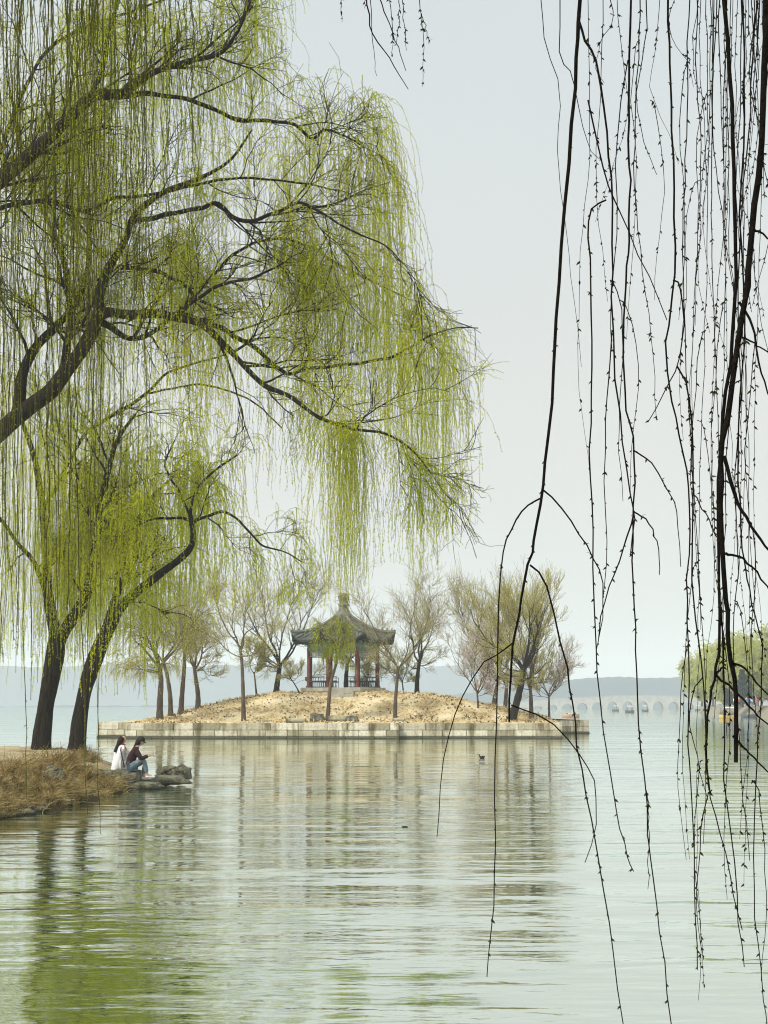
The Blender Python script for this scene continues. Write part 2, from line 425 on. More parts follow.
# ------------------------------------------------------------------ left bank (where the big willows stand) + near shore
poly = np.array([(-60, 26), (-14, 26), (-9.5, 28.5), (-7.9, 30.4), (-7.4, 32.5), (-7.25, 35.5), (-7.1, 38.5), (-7.0, 41), (-6.9, 43),
                 (-7.6, 46), (-8.7, 50), (-9.6, 54), (-10.6, 58), (-14, 61), (-60, 66)], float)
poly2 = np.array([(-60, 30), (-14, 30), (-12, 24), (-11.5, 15), (-9, 9), (-6, 6.5), (0, 6.0), (12, 6), (60, 4), (60, -30), (-60, -30)], float)

def inside_dist(X, Y, P):
    x = X.ravel(); y = Y.ravel(); ins = np.zeros(len(x), bool); dm = np.full(len(x), 1e9)
    n = len(P)
    for k in range(n):
        ax, ay = P[k]; bx, by = P[(k + 1) % n]
        c = ((ay > y) != (by > y)) & (x < (bx - ax) * (y - ay) / (by - ay + 1e-12) + ax); ins ^= c
        t = np.clip(((x - ax) * (bx - ax) + (y - ay) * (by - ay)) / ((bx - ax) ** 2 + (by - ay) ** 2), 0, 1)
        dm = np.minimum(dm, np.hypot(x - ax - t * (bx - ax), y - ay - t * (by - ay)))
    return np.where(ins, dm, -dm).reshape(X.shape)

def bank_h(X, Y):
    X = np.atleast_1d(np.asarray(X, float)); Y = np.atleast_1d(np.asarray(Y, float))
    d = np.maximum(inside_dist(X, Y, poly), inside_dist(X, Y, poly2))
    nz = fnoise(X, Y, .55, 3.); nz2 = fnoise(X, Y, 1.9, 9.)
    d = d + .35 * nz + .2 * nz2
    return np.where(d > 0, .60 * smooth01((d + .35) / 1.7) + .05 * nz + .06 * nz2 * smooth01(d), -.35 + .55 * smooth01((d + 1) / 1.0))

xs = np.concatenate([np.linspace(-60, -20, 12), np.arange(-19, -5.4, .22)]); ys = np.arange(24, 67, .35)
X, Y = np.meshgrid(xs, ys); Z = bank_h(X, Y)
grid_mesh('ground', 'bank', X, Y, Z, Z > -.3)
xs = np.concatenate([np.linspace(-60, -16, 10), np.arange(-15, 16, .8), np.linspace(18, 60, 8)]); ys = np.arange(-30, 24.1, .8)
X, Y = np.meshgrid(xs, ys); Z = bank_h(X, Y)
grid_mesh('ground', 'bank', X, Y, Z, Z > -.3)

# dry grass on the front slope of the bank
def scatter_bank(n):
    out = []
    while len(out) < n:
        x = rng.uniform(-14, -6.4, n * 3); y = rng.uniform(27, 46, n * 3)
        d = np.maximum(inside_dist(x, y, poly), -9)
        pr = np.where((d > -.45) & (d < 2.6), np.clip(1.5 - d / 1.35, 0, 1), 0)
        # clumps
        cl_ = fnoise(x, y, .9, 20.)
        pr *= np.clip(.6 + 1.5 * cl_, .12, 1)
        pr *= (y < 40.0) | (x < -8.3)
        ok = rng.random(n * 3) < pr
        out += list(zip(x[ok], y[ok]))
    return np.array(out[:n])
b = MB(); G = scatter_bank(17000)
gz = bank_h(G[:, 0], G[:, 1]); n = len(G)
L_ = rng.uniform(.12, .40, n) * np.clip(1 + 2.6 * fnoise(G[:, 0], G[:, 1], 1.5, 77.), .35, 2.1); az = rng.uniform(0, 2 * math.pi, n)
lean = rng.uniform(.2, 1.2, n)
P = np.empty((n, 4, 3))
for k in range(4):
    t = k / 3
    P[:, k, 0] = G[:, 0] + np.cos(az) * L_ * lean * t * t + .25 * L_ * t * t
    P[:, k, 1] = G[:, 1] + np.sin(az) * L_ * lean * t * t - .35 * L_ * t * t
    P[:, k, 2] = gz - .02 + L_ * (t - .55 * lean * t * t)
b.tubes(P, np.tile(np.array([.007, .0065, .005, .002]), (n, 1)), 3)
tag(b.build('dry_grass', 'dry'), kind='stuff', label='golden dry grass hanging over the edge of the left bank', cat='grass')

# ------------------------------------------------------------------ rocks
def rock(name, center, size, seed, label, group=None, rz=0., flat=.0, parent=None, sub=4, amp=.28, mat='rock'):
    bm = bmesh.new(); bmesh.ops.create_icosphere(bm, subdivisions=sub, radius=1)
    for v in bm.verts:
        p = v.co.copy()
        # squarish boulder
        q = Vector([math.copysign(abs(c) ** .75, c) for c in p])
        q = q * (1 + amp * noise.fractal(p * 1.1 + Vector((seed, 0, 0)), 1, 2, 4) - .22 * noise.voronoi(p * 1.7 + Vector((seed, 3, 0)))[0][0] + .1)
        if q.z > .6: q.z = .6 + (q.z - .6) * (1 - flat)
        q = Vector((q.x * size[0], q.y * size[1], q.z * size[2]))
        v.co = Matrix.Rotation(rz, 3, 'Z') @ q
    me = bpy.data.meshes.new(name); bm.to_mesh(me); bm.free()
    for p in me.polygons: p.use_smooth = (seed % 2 > .5)
    me.materials.append(M[mat])
    o = bpy.data.objects.new(name, me); col.objects.link(o); o.location = [float(c) for c in center]
    if label: tag(o, label, 'rock', group)
    return o

def on_water(px, py): # point on the water plane under a pixel
    a = W(px, py, 1.); t = CAMZ / (CAMZ - a[2]); return np.array([a[0] * t, t, 0.])

rock('rock', W(123, 779, 41.6) + [0, .15, -.02], (.50, .55, .36), 1.3, 'squared grey-green rock block the two seated people sit on, at the waterline', flat=.7, amp=.16)
rock('rock', W(160, 780, 42.6) + [0, 0, 0], (.80, .45, .15), 2.7, 'long low rough ledge rock running from the feet of the seated people', flat=.3)
rock('rock', W(181, 774, 43) + [0, 0, 0], (.25, .33, .24), 4.2, 'rounded boulder at the far right tip of the rocky point', flat=.1)
rock('rock', W(146, 786, 41) + [0, 0, 0], (.42, .3, .10), 5.6, 'flat wet slab barely above water below the sitting people')
rock('rock', W(170, 771, 43.2) + [0, 0, 0], (.24, .3, .14), 16.6, 'small brownish rock lodged between long ledge and rounded boulder')
rock('rock', W(107, 780, 40.6) + [0, 0, 0], (.36, .4, .30), 6.2, 'dark rock between the dry grass and the squared block', flat=.3)
rock('rock', W(77, 797, 37) + [0, 0, 0], (.30, .3, .15), 7.9, 'dark waterline rock at the right end of the dry grass tuft')
rock('rock', W(52, 779, 36.5) + [0, 0, 0], (.28, .3, .27), 8.5, 'dark upright rock poking out of the dry grass in mid-slope')
stones = [(4, 817, 30.8), (14, 816, 31.2), (26, 813, 31.6), (38, 810, 32.4), (50, 806, 33.4), (64, 802, 34.6), (90, 793, 38.4)]
for k, (x_, y_, d_) in enumerate(stones):
    rock('rock', W(x_, y_, d_), (.2, .2, .09), 10 + k * 1.37, 'low stone in the row edging the water under the dry grass tuft', 'stones along the foot of the left bank', sub=3)

# ------------------------------------------------------------------ island
CREST_PX = np.array([60, 130, 165, 200, 230, 260, 282, 386, 430, 444, 462, 496, 509, 556, 600]); CREST_Y = np.array([722, 721, 718, 709, 701, 696.5, 693.5, 693, 695.3, 697, 701, 707, 711, 719, 722.])
CREST_X = (CREST_PX - 384) / 13.75; CREST_Z = np.maximum(CAMZ + (704.5 - CREST_Y) / 13.75, 1.0)
def isl_h(x, y):
    x = np.asarray(x, float); y = np.asarray(y, float)
    c = np.interp(x, CREST_X, CREST_Z)
    f = smooth01((y - 102.2) / 8.8) * (1 - smooth01((y - 118) / 7.0))
    return .98 + np.maximum(c - .98, 0) * f
def isl_pt(px, d, sink=.1):
    a = W(px, 700, d); return np.array([a[0], d, float(isl_h(a[0], d)) - sink])

xL0, xL1, xR1, xR2 = W(97, 720, 105.2)[0], W(126, 720, 101.9)[0], W(562, 720, 101.9)[0], W(589, 720, 119)[0]
for xa, xb, ya, yb in ((xL1 + .15, xR1 - .15, 101.9, 125.2), (xL0 + .15, xL1 + .15, 105.3, 125.2), (xR1 - .15, xR2 - .15, 119.2, 125.2)):
    nx = max(4, int((xb - xa) / .3)); ny = int((yb - ya) / .3)
    X, Y = np.meshgrid(np.linspace(xa, xb, nx), np.linspace(ya, yb, ny))
    Z = isl_h(X, Y) + .07 * fnoise(X, Y, .8, 5.) * smooth01((Y - ya) / 1.5)
    grid_mesh('ground', 'mound', X, Y, Z)

# straw and leaf litter on the mound
for nm, mt, n, l_, w_, lb in (('straw_litter', 'straw', 9000, .30, .09, 'pale straw strewn all over the island mound'), ('leaf_litter', 'litter', 2300, .22, .11, 'brown fallen leaves scattered on the island mound')):
    b = MB(); x = rng.uniform(xL1 + .3, xR1 - .3, n * 4); y = rng.uniform(102.1, 116, n * 4)
    keep = (rng.random(n * 4) < np.clip(.35 + 1.6 * fnoise(x, y, .55, 31. if nm[0] == 's' else 47.), .02, 1)) & (isl_h(x, y) > 0)
    x = x[keep][:n]; y = y[keep][:n]; n_ = len(x)
    p = np.stack([x, y, isl_h(x, y) + .07 * 0 + .03], 1)
    ax = rng.normal(size=(n_, 3)); ax[:, 2] = np.abs(ax[:, 2]) * .45; ax /= np.linalg.norm(ax, axis=1, keepdims=True)
    b.leaves(p, ax, rng.uniform(.5, 1.2, n_) * l_, w_)
    tag(b.build(nm, mt), kind='stuff', label=lb, cat='litter')

# retaining wall in coursed blocks
def wall_run(b, p0, p1, top=1.0, th=.5, courses=((.54, 1.0), (.12, .525), (-.6, .105)), L=1.45):
    p0 = np.array(p0, float); p1 = np.array(p1, float); D = p1 - p0; Ln = np.linalg.norm(D); rot = math.atan2(D[1], D[0])
    for ci, (z0, z1) in enumerate(courses):
        s = -rng.uniform(0, .8) if ci else 0.
        first = True
        while s < Ln - .05:
            l = L * rng.uniform(.75, 1.35); e = min(s + l, Ln)
            if Ln - e < .4: e = Ln
            a = max(s, 0) + .02
            pr = rng.uniform(-.03, .02) + (0.03 if ci == 2 else 0)
            b.box((a, -pr, z0 + .012), (e - .02, th, z1 - .006 + (rng.uniform(-.03, .02) if ci == 0 else 0)), val=rng.random(), rot=rot, org=(p0[0], p0[1], 0))
            s = e
    # mortar core, set back
    b.box((.03, .05, -.6), (Ln - .03, th - .04, .97), val=0., rot=rot, org=(p0[0], p0[1], 0))

def block_wall(runs, label, top=1.0):
    b = MB()
    for r in runs: wall_run(b, *r)
    o = b.build('stone_wall', 'block', smooth=False, loc=(runs[0][0][0], runs[0][0][1], 0))
    md = o.modifiers.new('edge_wear', 'BEVEL'); md.width = .018; md.segments = 1; md.limit_method = 'ANGLE'
    return tag(o, label, 'stone wall', 'retaining walls round the island')
xa, xb = W(299, 720, 101.4)[0], W(399, 720, 101.4)[0]
block_wall([((xL1, 101.8), (xa, 101.8)), ], 'long block retaining wall of the island left of the projecting middle section')
block_wall([((xa, 101.25), (xb, 101.25)), ], 'projecting middle section of the block wall below the pavilion')
block_wall([((xb, 101.8), (xR1, 101.8)), ((xR1, 101.8), (xR1, 118.9))], 'block retaining wall of the island right of the projecting middle section')
block_wall([((xL0, 105.2), (xL1 + .1, 105.2)), ((xL0, 125.4), (xL0, 105.2)), ((xL1 + .0, 105.2), (xL1 + .0, 102.3))], 'mossy set-back wall at the far left end of the island')
block_wall([((xR1, 119.0), (xR2, 119.0)), ((xR2, 119.0), (xR2, 125.4)), ((xR2, 125.4), (xL0, 125.4))], 'set-back wall jutting out at the far right end of the island')

# loose dressed stones lying on the mound
for k, (px, wd, ht, d_) in enumerate([(296, 1.3, .33, 102.9), (317, 1.1, .5, 103.2), (338, 1.3, .42, 103.5), (352, .9, .4, 103.0), (399, .8, .3, 103.3), (264, 1.0, .2, 103.2)]):
    p = isl_pt(px, d_, .05)
    if k in (1, 3):
        rock('rock', p + [0, 0, .1], (wd / 2, .4, ht), 30 + k * 1.7, ['', 'upright grey boulder just left of the thin tree before the pavilion', '', 'rounded grey boulder just right of the thin tree before the pavilion'][k])
    else:
        b = MB(); b.box((-wd / 2, -.3, -.3), (wd / 2, .3, ht), val=.35, rot=rng.uniform(-.1, .1))
        o = b.build('stone_block', 'block', smooth=False); o.location = p
        md = o.modifiers.new('edge_wear', 'BEVEL'); md.width = .05; md.segments = 2
        tag(o, {0: 'pale oblong stone block lying on the mound, left of the upright boulder', 2: 'rough stone block lying behind the thin tree before the pavilion', 4: 'small stone block at the foot of the tree right of the pavilion', 5: 'low stone block on the mound, nearest the tall forked tree'}[k], 'stone block')

# ------------------------------------------------------------------ pavilion
PD = 113.0; pc = W(343.5, 690, PD); pc[2] = 0
pav = empty('pavilion', (pc[0], pc[1], 3.35), 'octagonal open pavilion with grey tiled roof and red columns on the island mound', 'pavilion')
C8, S8 = math.cos(R(22.5)), math.tan(R(22.5))
def oct_ring(r, z): return np.array([[pc[0] + r * math.cos(R(22.5 + 45 * k)), pc[1] + r * math.sin(R(22.5 + 45 * k)), z] for k in range(8)])
def oct_stack(b, rz, mi=0, capb=True, capt=True):
    V = np.concatenate([oct_ring(r, z) for r, z in rz]); q = []
    for i in range(len(rz) - 1):
        for k in range(8): q.append([i * 8 + k, i * 8 + (k + 1) % 8, (i + 1) * 8 + (k + 1) % 8, (i + 1) * 8 + k])
    tr = []
    if capb: tr += [[0, k + 1, k] for k in range(1, 7)]
    if capt: o = (len(rz) - 1) * 8; tr += [[o, o + k, o + k + 1] for k in range(1, 7)]
    b.add(V, q, tr, mi)
b = MB(); oct_stack(b, [(3.25, 2.3), (3.25, 3.12), (3.32, 3.13), (3.32, 3.37), (3.28, 3.40)]); b.build('platform', 'platform', pav, smooth=False)
b = MB(); b.box((pc[0] - .8, pc[1] - 3.75, 2.4), (pc[0] + .8, pc[1] - 3.06, 3.12)); b.box((pc[0] - .8, pc[1] - 4.1, 2.4), (pc[0] + .8, pc[1] - 3.76, 2.92)); b.build('step', 'platform', pav, smooth=False)
RC = 2.68
cols_ = oct_ring(RC, 0)
for k in range(8):
    b = MB(); c = cols_[k]
    b.tube([[c[0], c[1], 3.42], [c[0], c[1], 3.5], [c[0], c[1], 3.54], [c[0], c[1], 6.25]], [.22, .22, .155, .14], 14)
    b.build('column', 'redwood', pav)
def side_frame(k):
    a = cols_[k][:2]; c = cols_[(k + 1) % 8][:2]; D = c - a; return a, D / np.linalg.norm(D), np.linalg.norm(D), math.atan2(D[1], D[0])
b = MB(); b2 = MB(); b3 = MB()
for k in range(8):
    a, u, L, rot = side_frame(k); org = (a[0], a[1], 0)
    b.box((-.1, -.12, 6.0), (L + .1, .12, 6.3), rot=rot, org=org)
    b.box((-.1, -.09, 6.32), (L + .1, .09, 6.55), rot=rot, org=org)
    for t in np.linspace(.2, L - .2, 5): b.box((t - .09, -.24, 6.56), (t + .09, .24, 6.78), rot=rot, org=org)
    # hanging lattice frieze
    b2.box((.13, -.025, 5.96), (L - .13, .025, 5.985), rot=rot, org=org)
    b2.box((.13, -.03, 5.62), (L - .13, .03, 5.66), rot=rot, org=org)
    for t in np.linspace(.2, L - .2, 12): b2.box((t - .02, -.018, 5.66), (t + .02, .018, 5.96), rot=rot, org=org)
    b2.box((.2, -.018, 5.80), (L - .2, .018, 5.83), rot=rot, org=org)
b.build('beam', 'greenwood', pav, smooth=False); b2.build('hanging_frieze', 'lattice', pav, smooth=False)
for k in range(8):
    a, u, L, rot = side_frame(k); org = (a[0], a[1], 0)
    spans = [(.12, L - .12)] if k not in (1, 5) else [(.12, .62), (L - .62, L - .12)]
    for s0_, s1_ in spans:
        b = MB()
        b.box((s0_, -.18, 3.82), (s1_, .2, 3.90), rot=rot, org=org)
        b.box((s0_, -.17, 3.42), (s1_, -.13, 3.47), rot=rot, org=org)
        for t in np.linspace(s0_ + .05, s1_ - .05, max(3, int((s1_ - s0_) / .2))): b.box((t - .02, -.16, 3.47), (t + .02, -.12, 3.82), rot=rot, org=org)
        b.box((s0_, -.30, 4.14), (s1_, -.25, 4.19), rot=rot, org=org)
        for t in np.linspace(s0_ + .05, s1_ - .05, max(2, int((s1_ - s0_) / .45))): b.box((t - .018, -.28, 3.9), (t + .018, -.25, 4.14), rot=rot, org=org)
        b.build('bench', 'railwood', pav, smooth=False)
# roof
RE, ZE, ZA = 3.94, 6.78, 8.78
def roof_z(t, c): return ZE + (ZA - ZE) * t ** 1.45 + .58 * (1 - t) ** 2.2 * c ** 3.5
def roof_pt(k, s, t, dz=0.):
    """face k, lateral metres s, t 0 eave .. 1 apex"""
    ap = RE * C8 * (1 - t) + .25 * t; half = ap * S8
    c = min(1, abs(s) / max(half, 1e-6))
    bulge = .10 * c ** 4 * (1 - t)
    an = R(45 * k); n = np.array([math.cos(an), math.sin(an)]); tg = np.array([-n[1], n[0]])
    q = pc[:2] + n * (ap + bulge) + tg * s
    return np.array([q[0], q[1], roof_z(t, c) + dz])
b = MB(); b2 = MB(); b3 = MB()
for k in range(8):
    nt_, ns = 12, 10; V = []
    for i in range(nt_ + 1):
        t = i / nt_; half = (RE * C8 * (1 - t) + .25 * t) * S8
        for j in range(ns + 1): V.append(roof_pt(k, (j / ns * 2 - 1) * half, t))
    V = np.array(V); i = np.arange(nt_)[:, None] * (ns + 1) + np.arange(ns)[None]
    q = np.stack([i, i + 1, i + 2 + ns, i + 1 + ns], -1).reshape(-1, 4)
    b.add(V, q)
    # soffit
    V2 = V.copy(); V2[:, 2] -= .16; b.add(V2, q[:, ::-1], mi=1)
    E = np.concatenate([V[:ns + 1], V2[:ns + 1]]); b.add(E, [[j, j + ns + 1, j + ns + 2, j + 1] for j in range(ns)], mi=1)
    s = -1.56
    while s <= 1.57:
        ts = []
        tm = 1 - (abs(s) / S8 - .25) / (RE * C8 - .25) if abs(s) / S8 > .25 else .98
        tm = min(tm, .98)
        if tm > .05:
            tt = np.linspace(0, tm, 8); b2.tube([roof_pt(k, s, t, .035) for t in tt], .065, 6)
            e = roof_pt(k, s, 0, .02); an = R(45 * k); n3 = np.array([math.cos(an), math.sin(an), 0])
            b2.tube([e - n3 * .02, e + n3 * .05, e + n3 * .051], [.085, .085, .001], 8)
            r0 = roof_pt(k, s, .0, -.22) - n3 * .06; r1 = roof_pt(k, s, .25, -.38)
            b3.tube([r0, r1], .05, 5)
        s += .24
b.build('roof', ['tile', 'rafter'], pav); b2.build('tile_rows', 'tile', pav); b3.build('rafters', 'rafter', pav)
for k in range(8):
    b = MB(); half = RE * C8 * S8
    pts = []
    for t in np.linspace(0, .97, 9):
        h = (RE * C8 * (1 - t) + .25 * t) * S8; pts.append(roof_pt(k, h, t, .10))
    pts = np.array(pts); tip = pts[0] + (pts[0] - pts[1]) * .15; tip[2] += .06
    b.tube(np.vstack([tip, pts]), [.06, .11] + [.12] * 8, 7)
    for j, f in enumerate((.06, .16, .26)):
        h = (RE * C8 * (1 - f) + .25 * f) * S8; q = roof_pt(k, h, f, .17)
        b.tube([q, q + [0, 0, .12], q + [.05, 0, .2], q + [0, 0, .24]], [.05, .06, .04, .01], 6)
    b.build('ridge', 'ridge', pav)
b = MB()
prof = [(.62, 8.55), (.62, 8.78), (.50, 8.84), (.42, 8.95), (.36, 9.1), (.34, 9.35), (.40, 9.42), (.40, 9.52), (.33, 9.56), (.34, 9.75), (.40, 9.9), (.42, 10.05), (.38, 10.18), (.25, 10.28), (.10, 10.33), (.01, 10.36)]
b.tube([[pc[0], pc[1], z] for r, z in prof], [r for r, z in prof], 16); b.build('finial', 'ridge', pav)

# ------------------------------------------------------------------ generic spring trees (island)
def make_tree(name, base, main, height, spread, seed, label, cat='tree', group=None, leafn=.8, leaf='leaf_isl', bark='bark_isl', twig='twig_isl',
              r0=.16, trop=.10, weep=0., levels=(5, 5, 5), fork=3, lsize=.075, hmin=.0, tw=1.0, ang=.75):
    """main: list of pixel/depth-free local trunk points (m) ; crown grown procedurally"""
    global rng
    old = rng; rng = np.random.default_rng(seed)
    root = empty(name, base, label, cat, group)
    base = np.asarray(base, float)
    tb = MB(); cb = MB(); mainp = np.asarray(main, float) + base
    n = max(8, len(mainp) * 4); pts = crom(mainp, n); f = np.linspace(0, 1, n)
    rad = r0 * (1 - .42 * f) * (1 + .35 * np.exp(-f * 14)) * (1 + .05 * np.sin(f * 31 + seed))
    tb.tube(pts, rad, 10)
    tip = pts[-1]; dirn = unit(pts[-1] - pts[-3]); rt = rad[-1]
    H = height - (tip[2] - base[2])
    tw1 = []; tw2 = []; src = []
    lim = []
    a0 = rng.uniform(0, 6.28)
    for i in range(fork):
        a = a0 + i * 2 * math.pi / fork + rng.normal(0, .3)
        out = np.array([math.cos(a), math.sin(a) * .9, 0]) * spread / max(H, .5)
        d = unit(dirn * .5 + UP * .7 + out * 1.1)
        lim.append((tip - dirn * rng.uniform(0, .1) * H, d, H * rng.uniform(.85, 1.1), rt * rng.uniform(.55, .8)))
    for i in range(max(0, fork - 2)):
        q = pts[int(n * rng.uniform(.72, .95))]; a = rng.uniform(0, 6.28)
        lim.append((q, unit(np.array([math.cos(a), math.sin(a), .35])), spread * rng.uniform(.6, .9), rt * .4))
    for p, d, L, r in lim:
        P, _ = grow(p, d, L, 9, .16, [.0, .05, trop, trop]); rr = r * (1 - .8 * np.linspace(0, 1, 9))
        tb.tube(P, rr, 7)
        for j in range(levels[0] + int(L)):
            i = rng.integers(2, 9) if j else 8
            dd = unit(P[min(i, 8)] - P[i - 1]); o = rng.normal(size=3); o -= dd * o.dot(dd); o = unit(o)
            L2 = L * rng.uniform(.28, .5)
            P2, _ = grow(P[i], dd + o * ang, L2, 6, .16, trop); r2 = max(rr[i] * .6, .018)
            tb.tube(P2, r2 * (1 - .75 * np.linspace(0, 1, 6)), 5)
            for m in range(levels[1] + 1):
                i2 = rng.integers(1, 6); d2 = unit(P2[i2] - P2[i2 - 1]); o = rng.normal(size=3); o -= d2 * o.dot(d2); o = unit(o)
                L3 = L2 * rng.uniform(.4, .7)
                P3, _ = grow(P2[i2], d2 + o * ang, L3, 5, .14, trop * .8 - weep * .15)
                tw1.append((P3, max(r2 * .4, .011) * tw))
                for q_ in range(levels[2]):
                    i3 = rng.integers(1, 5); d3 = unit(P3[i3] - P3[i3 - 1]); o = rng.normal(size=3); o -= d3 * o.dot(d3); o = unit(o)
                    L4 = max(L3 * rng.uniform(.4, .8), .25) * (1 + weep)
                    P4, _ = grow(P3[i3], d3 + o * ang, L4, 5, .10, trop - weep * .55)
                    tw2.append((P4, .0075 * tw))
    if tw1:
        cb.tubes([p for p, r in tw1], [np.linspace(r, r * .5, 5) for p, r in tw1], 4, 0)
    P4 = np.array([p for p, r in tw2])
    cb.tubes(P4, np.tile(np.linspace(.0085, .004, 5) * tw, (len(P4), 1)), 3, 0)
    # leaves and buds along the last twigs
    nl = int(len(P4) * leafn * 6)
    if nl:
        i = rng.integers(0, len(P4), nl); tpar = rng.uniform(0, 3.99, nl); k = tpar.astype(int); fr = (tpar - k)[:, None]
        p = P4[i, k] * (1 - fr) + P4[i, k + 1] * fr; ax = P4[i, k + 1] - P4[i, k]; ax /= np.linalg.norm(ax, axis=1, keepdims=True)
        ax = ax + rng.normal(0, .5, (nl, 3)); ax /= np.linalg.norm(ax, axis=1, keepdims=True)
        cb.leaves(p, ax, rng.uniform(.6, 1.3, nl) * lsize, lsize * .42, 1)
    tb.build('trunk', bark, root); cb.build('crown', [twig, leaf], root)
    rng = old
    return root

def ITREE(px, d, tops, H, spread, seed, label, **kw):
    """tops: pixel points up the trunk after the base"""
    base = isl_pt(px, d); H = H * .88; spread = spread * .85
    pts = [np.zeros(3)]
    for (x_, y_) in tops: pts.append(W(x_, y_, d) - base)
    return make_tree(kw.pop('name', 'spring_tree'), base, pts, H, spread, seed, label, group=kw.pop('group', 'trees on the island'), **kw)

ITREE(160, 105, [(160, 700), (161, 680), (159, 664)], 10.0, 4.2, 11, 'yellow-green willow at the left end of the island, nearest the water', name='willow_tree', weep=.9, leafn=1.6, r0=.24, fork=5, levels=(5, 5, 5), trop=.04)
ITREE(171, 108, [(170, 695), (167, 675), (163, 660)], 9.2, 3.0, 12, 'slim inward-leaning willow second from the left on the island', name='willow_tree', weep=.6, leafn=1.2, r0=.18, fork=3, trop=.06)
ITREE(181, 109, [(182, 695), (184, 670), (185, 648)], 10.6, 3.6, 13, 'straight yellow-green willow third from the left on the island', name='willow_tree', weep=.8, leafn=1.6, r0=.20, fork=4, levels=(5, 5, 5), trop=.05)
ITREE(198, 110.5, [(198, 695), (196, 680), (194, 666)], 8.2, 3.6, 14, 'dark forked tree fourth from the left on the island', leafn=.8, r0=.20, fork=4)
ITREE(244, 103.6, [(243, 690), (242, 665), (240, 647)], 10.4, 4.6, 15, 'tall slender tree with wide fork standing at the wall left of the pavilion', leafn=.9, r0=.15, fork=4, levels=(5, 5, 4))
ITREE(276, 114, [(277, 685), (279, 672), (280, 664)], 8.8, 4.4, 16, 'bare dark many-forked tree on the crest just left of the pavilion', leafn=.2, r0=.24, fork=5, bark='bark')
ITREE(257, 113.5, [(256, 690), (255, 680), (254, 672)], 5.0, 1.6, 17, 'small pale-leaved sapling between the two taller trees left of the pavilion', leafn=2.2, r0=.08, fork=3)
ITREE(327.5, 103.4, [(329, 700), (331, 682), (335, 668), (338, 655)], 7.6, 1.5, 18, 'thin crooked tree whose yellow-green hanging crown screens the pavilion front', name='willow_tree', weep=1.9, leafn=1.0, r0=.14, fork=5, levels=(4, 4, 4), trop=.03, leaf='leaf', lsize=.09, twig='strand', tw=1.3)
ITREE(346, 118, [(346, 680), (347, 668), (349, 658)], 6.5, 2.4, 19, 'dark trunked tree seen through the open middle of the pavilion', leafn=.3, r0=.20, fork=4, bark='bark')
ITREE(395, 103.5, [(395.5, 700), (397, 682), (398, 668)], 9.6, 3.6, 20, 'slender tree at the wall just right of the pavilion', leafn=.3, r0=.15, fork=4)
ITREE(404, 117, [(403, 688), (402, 680)], 4.5, 2.0, 21, 'small pale shrubby tree behind the slender one right of the pavilion', leafn=.8, r0=.07, fork=4)
ITREE(417, 113, [(417, 685), (418, 672), (420, 658)], 8.6, 3.8, 22, 'dark bare tree with a long limb reaching right, on the crest right of the pavilion', leafn=.2, r0=.20, fork=4, bark='bark')
ITREE(493, 116, [(496, 690), (499, 678)], 8.8, 3.6, 23, 'leftmost tree of the dense clump near the right end of the island', leafn=1.0, lsize=.075, ang=.5, trop=.16, r0=.18, fork=5, levels=(5, 5, 5))
ITREE(505, 115, [(506, 695), (507, 680)], 8.8, 3.2, 24, 'upright middle tree of the dense clump near the right end of the island', leafn=1.0, lsize=.075, ang=.5, trop=.16, r0=.18, fork=4, levels=(5, 5, 5))
ITREE(511, 104.5, [(516, 705), (521, 685), (525, 665)], 9.6, 4.4, 25, 'thick dark leaning tree in front of the clump near the right end', leafn=1.0, lsize=.075, ang=.5, trop=.16, r0=.30, fork=6, levels=(5, 5, 5), bark='bark')
ITREE(531, 106, [(531, 700), (530, 686)], 8.8, 3.4, 26, 'rightmost upright tree of the clump near the right end', leafn=1.0, lsize=.075, ang=.5, trop=.16, r0=.17, fork=5, levels=(5, 5, 5))
ITREE(478, 108, [(478, 703), (477, 692)], 5.8, 3.4, 27, 'pink blossoming cherry tree left of the dense clump', name='cherry_tree', leafn=1.6, leaf='blossom', r0=.09, fork=6, group='blossoming cherry trees', lsize=.085, levels=(5, 5, 4))
ITREE(549, 108, [(549, 705), (549, 694)], 5.4, 3.0, 28, 'pink blossoming cherry tree right of the dense clump', name='cherry_tree', leafn=1.6, leaf='blossom', r0=.09, fork=6, group='blossoming cherry trees', lsize=.085, levels=(5, 5, 4))
ITREE(300, 110, [(298, 690), (292, 680)], 2.8, 2.6, 29, 'low leafless sprawling shrub at the left foot of the pavilion', name='shrub', leafn=.3, r0=.06, fork=4, bark='bark')
ITREE(371, 118.5, [(372, 690)], 3.4, 1.8, 30, 'low pale-leaved shrub behind the right side of the pavilion', name='shrub', leafn=.6, r0=.05, fork=4)

# ------------------------------------------------------------------ big willows
def interp_path(P, s):
    i = np.clip((s * (len(P) - 1)), 0, len(P) - 1.001); k = int(i); f = i - k
    return P[k] * (1 - f) + P[k + 1] * f, unit(P[k + 1] - P[k])

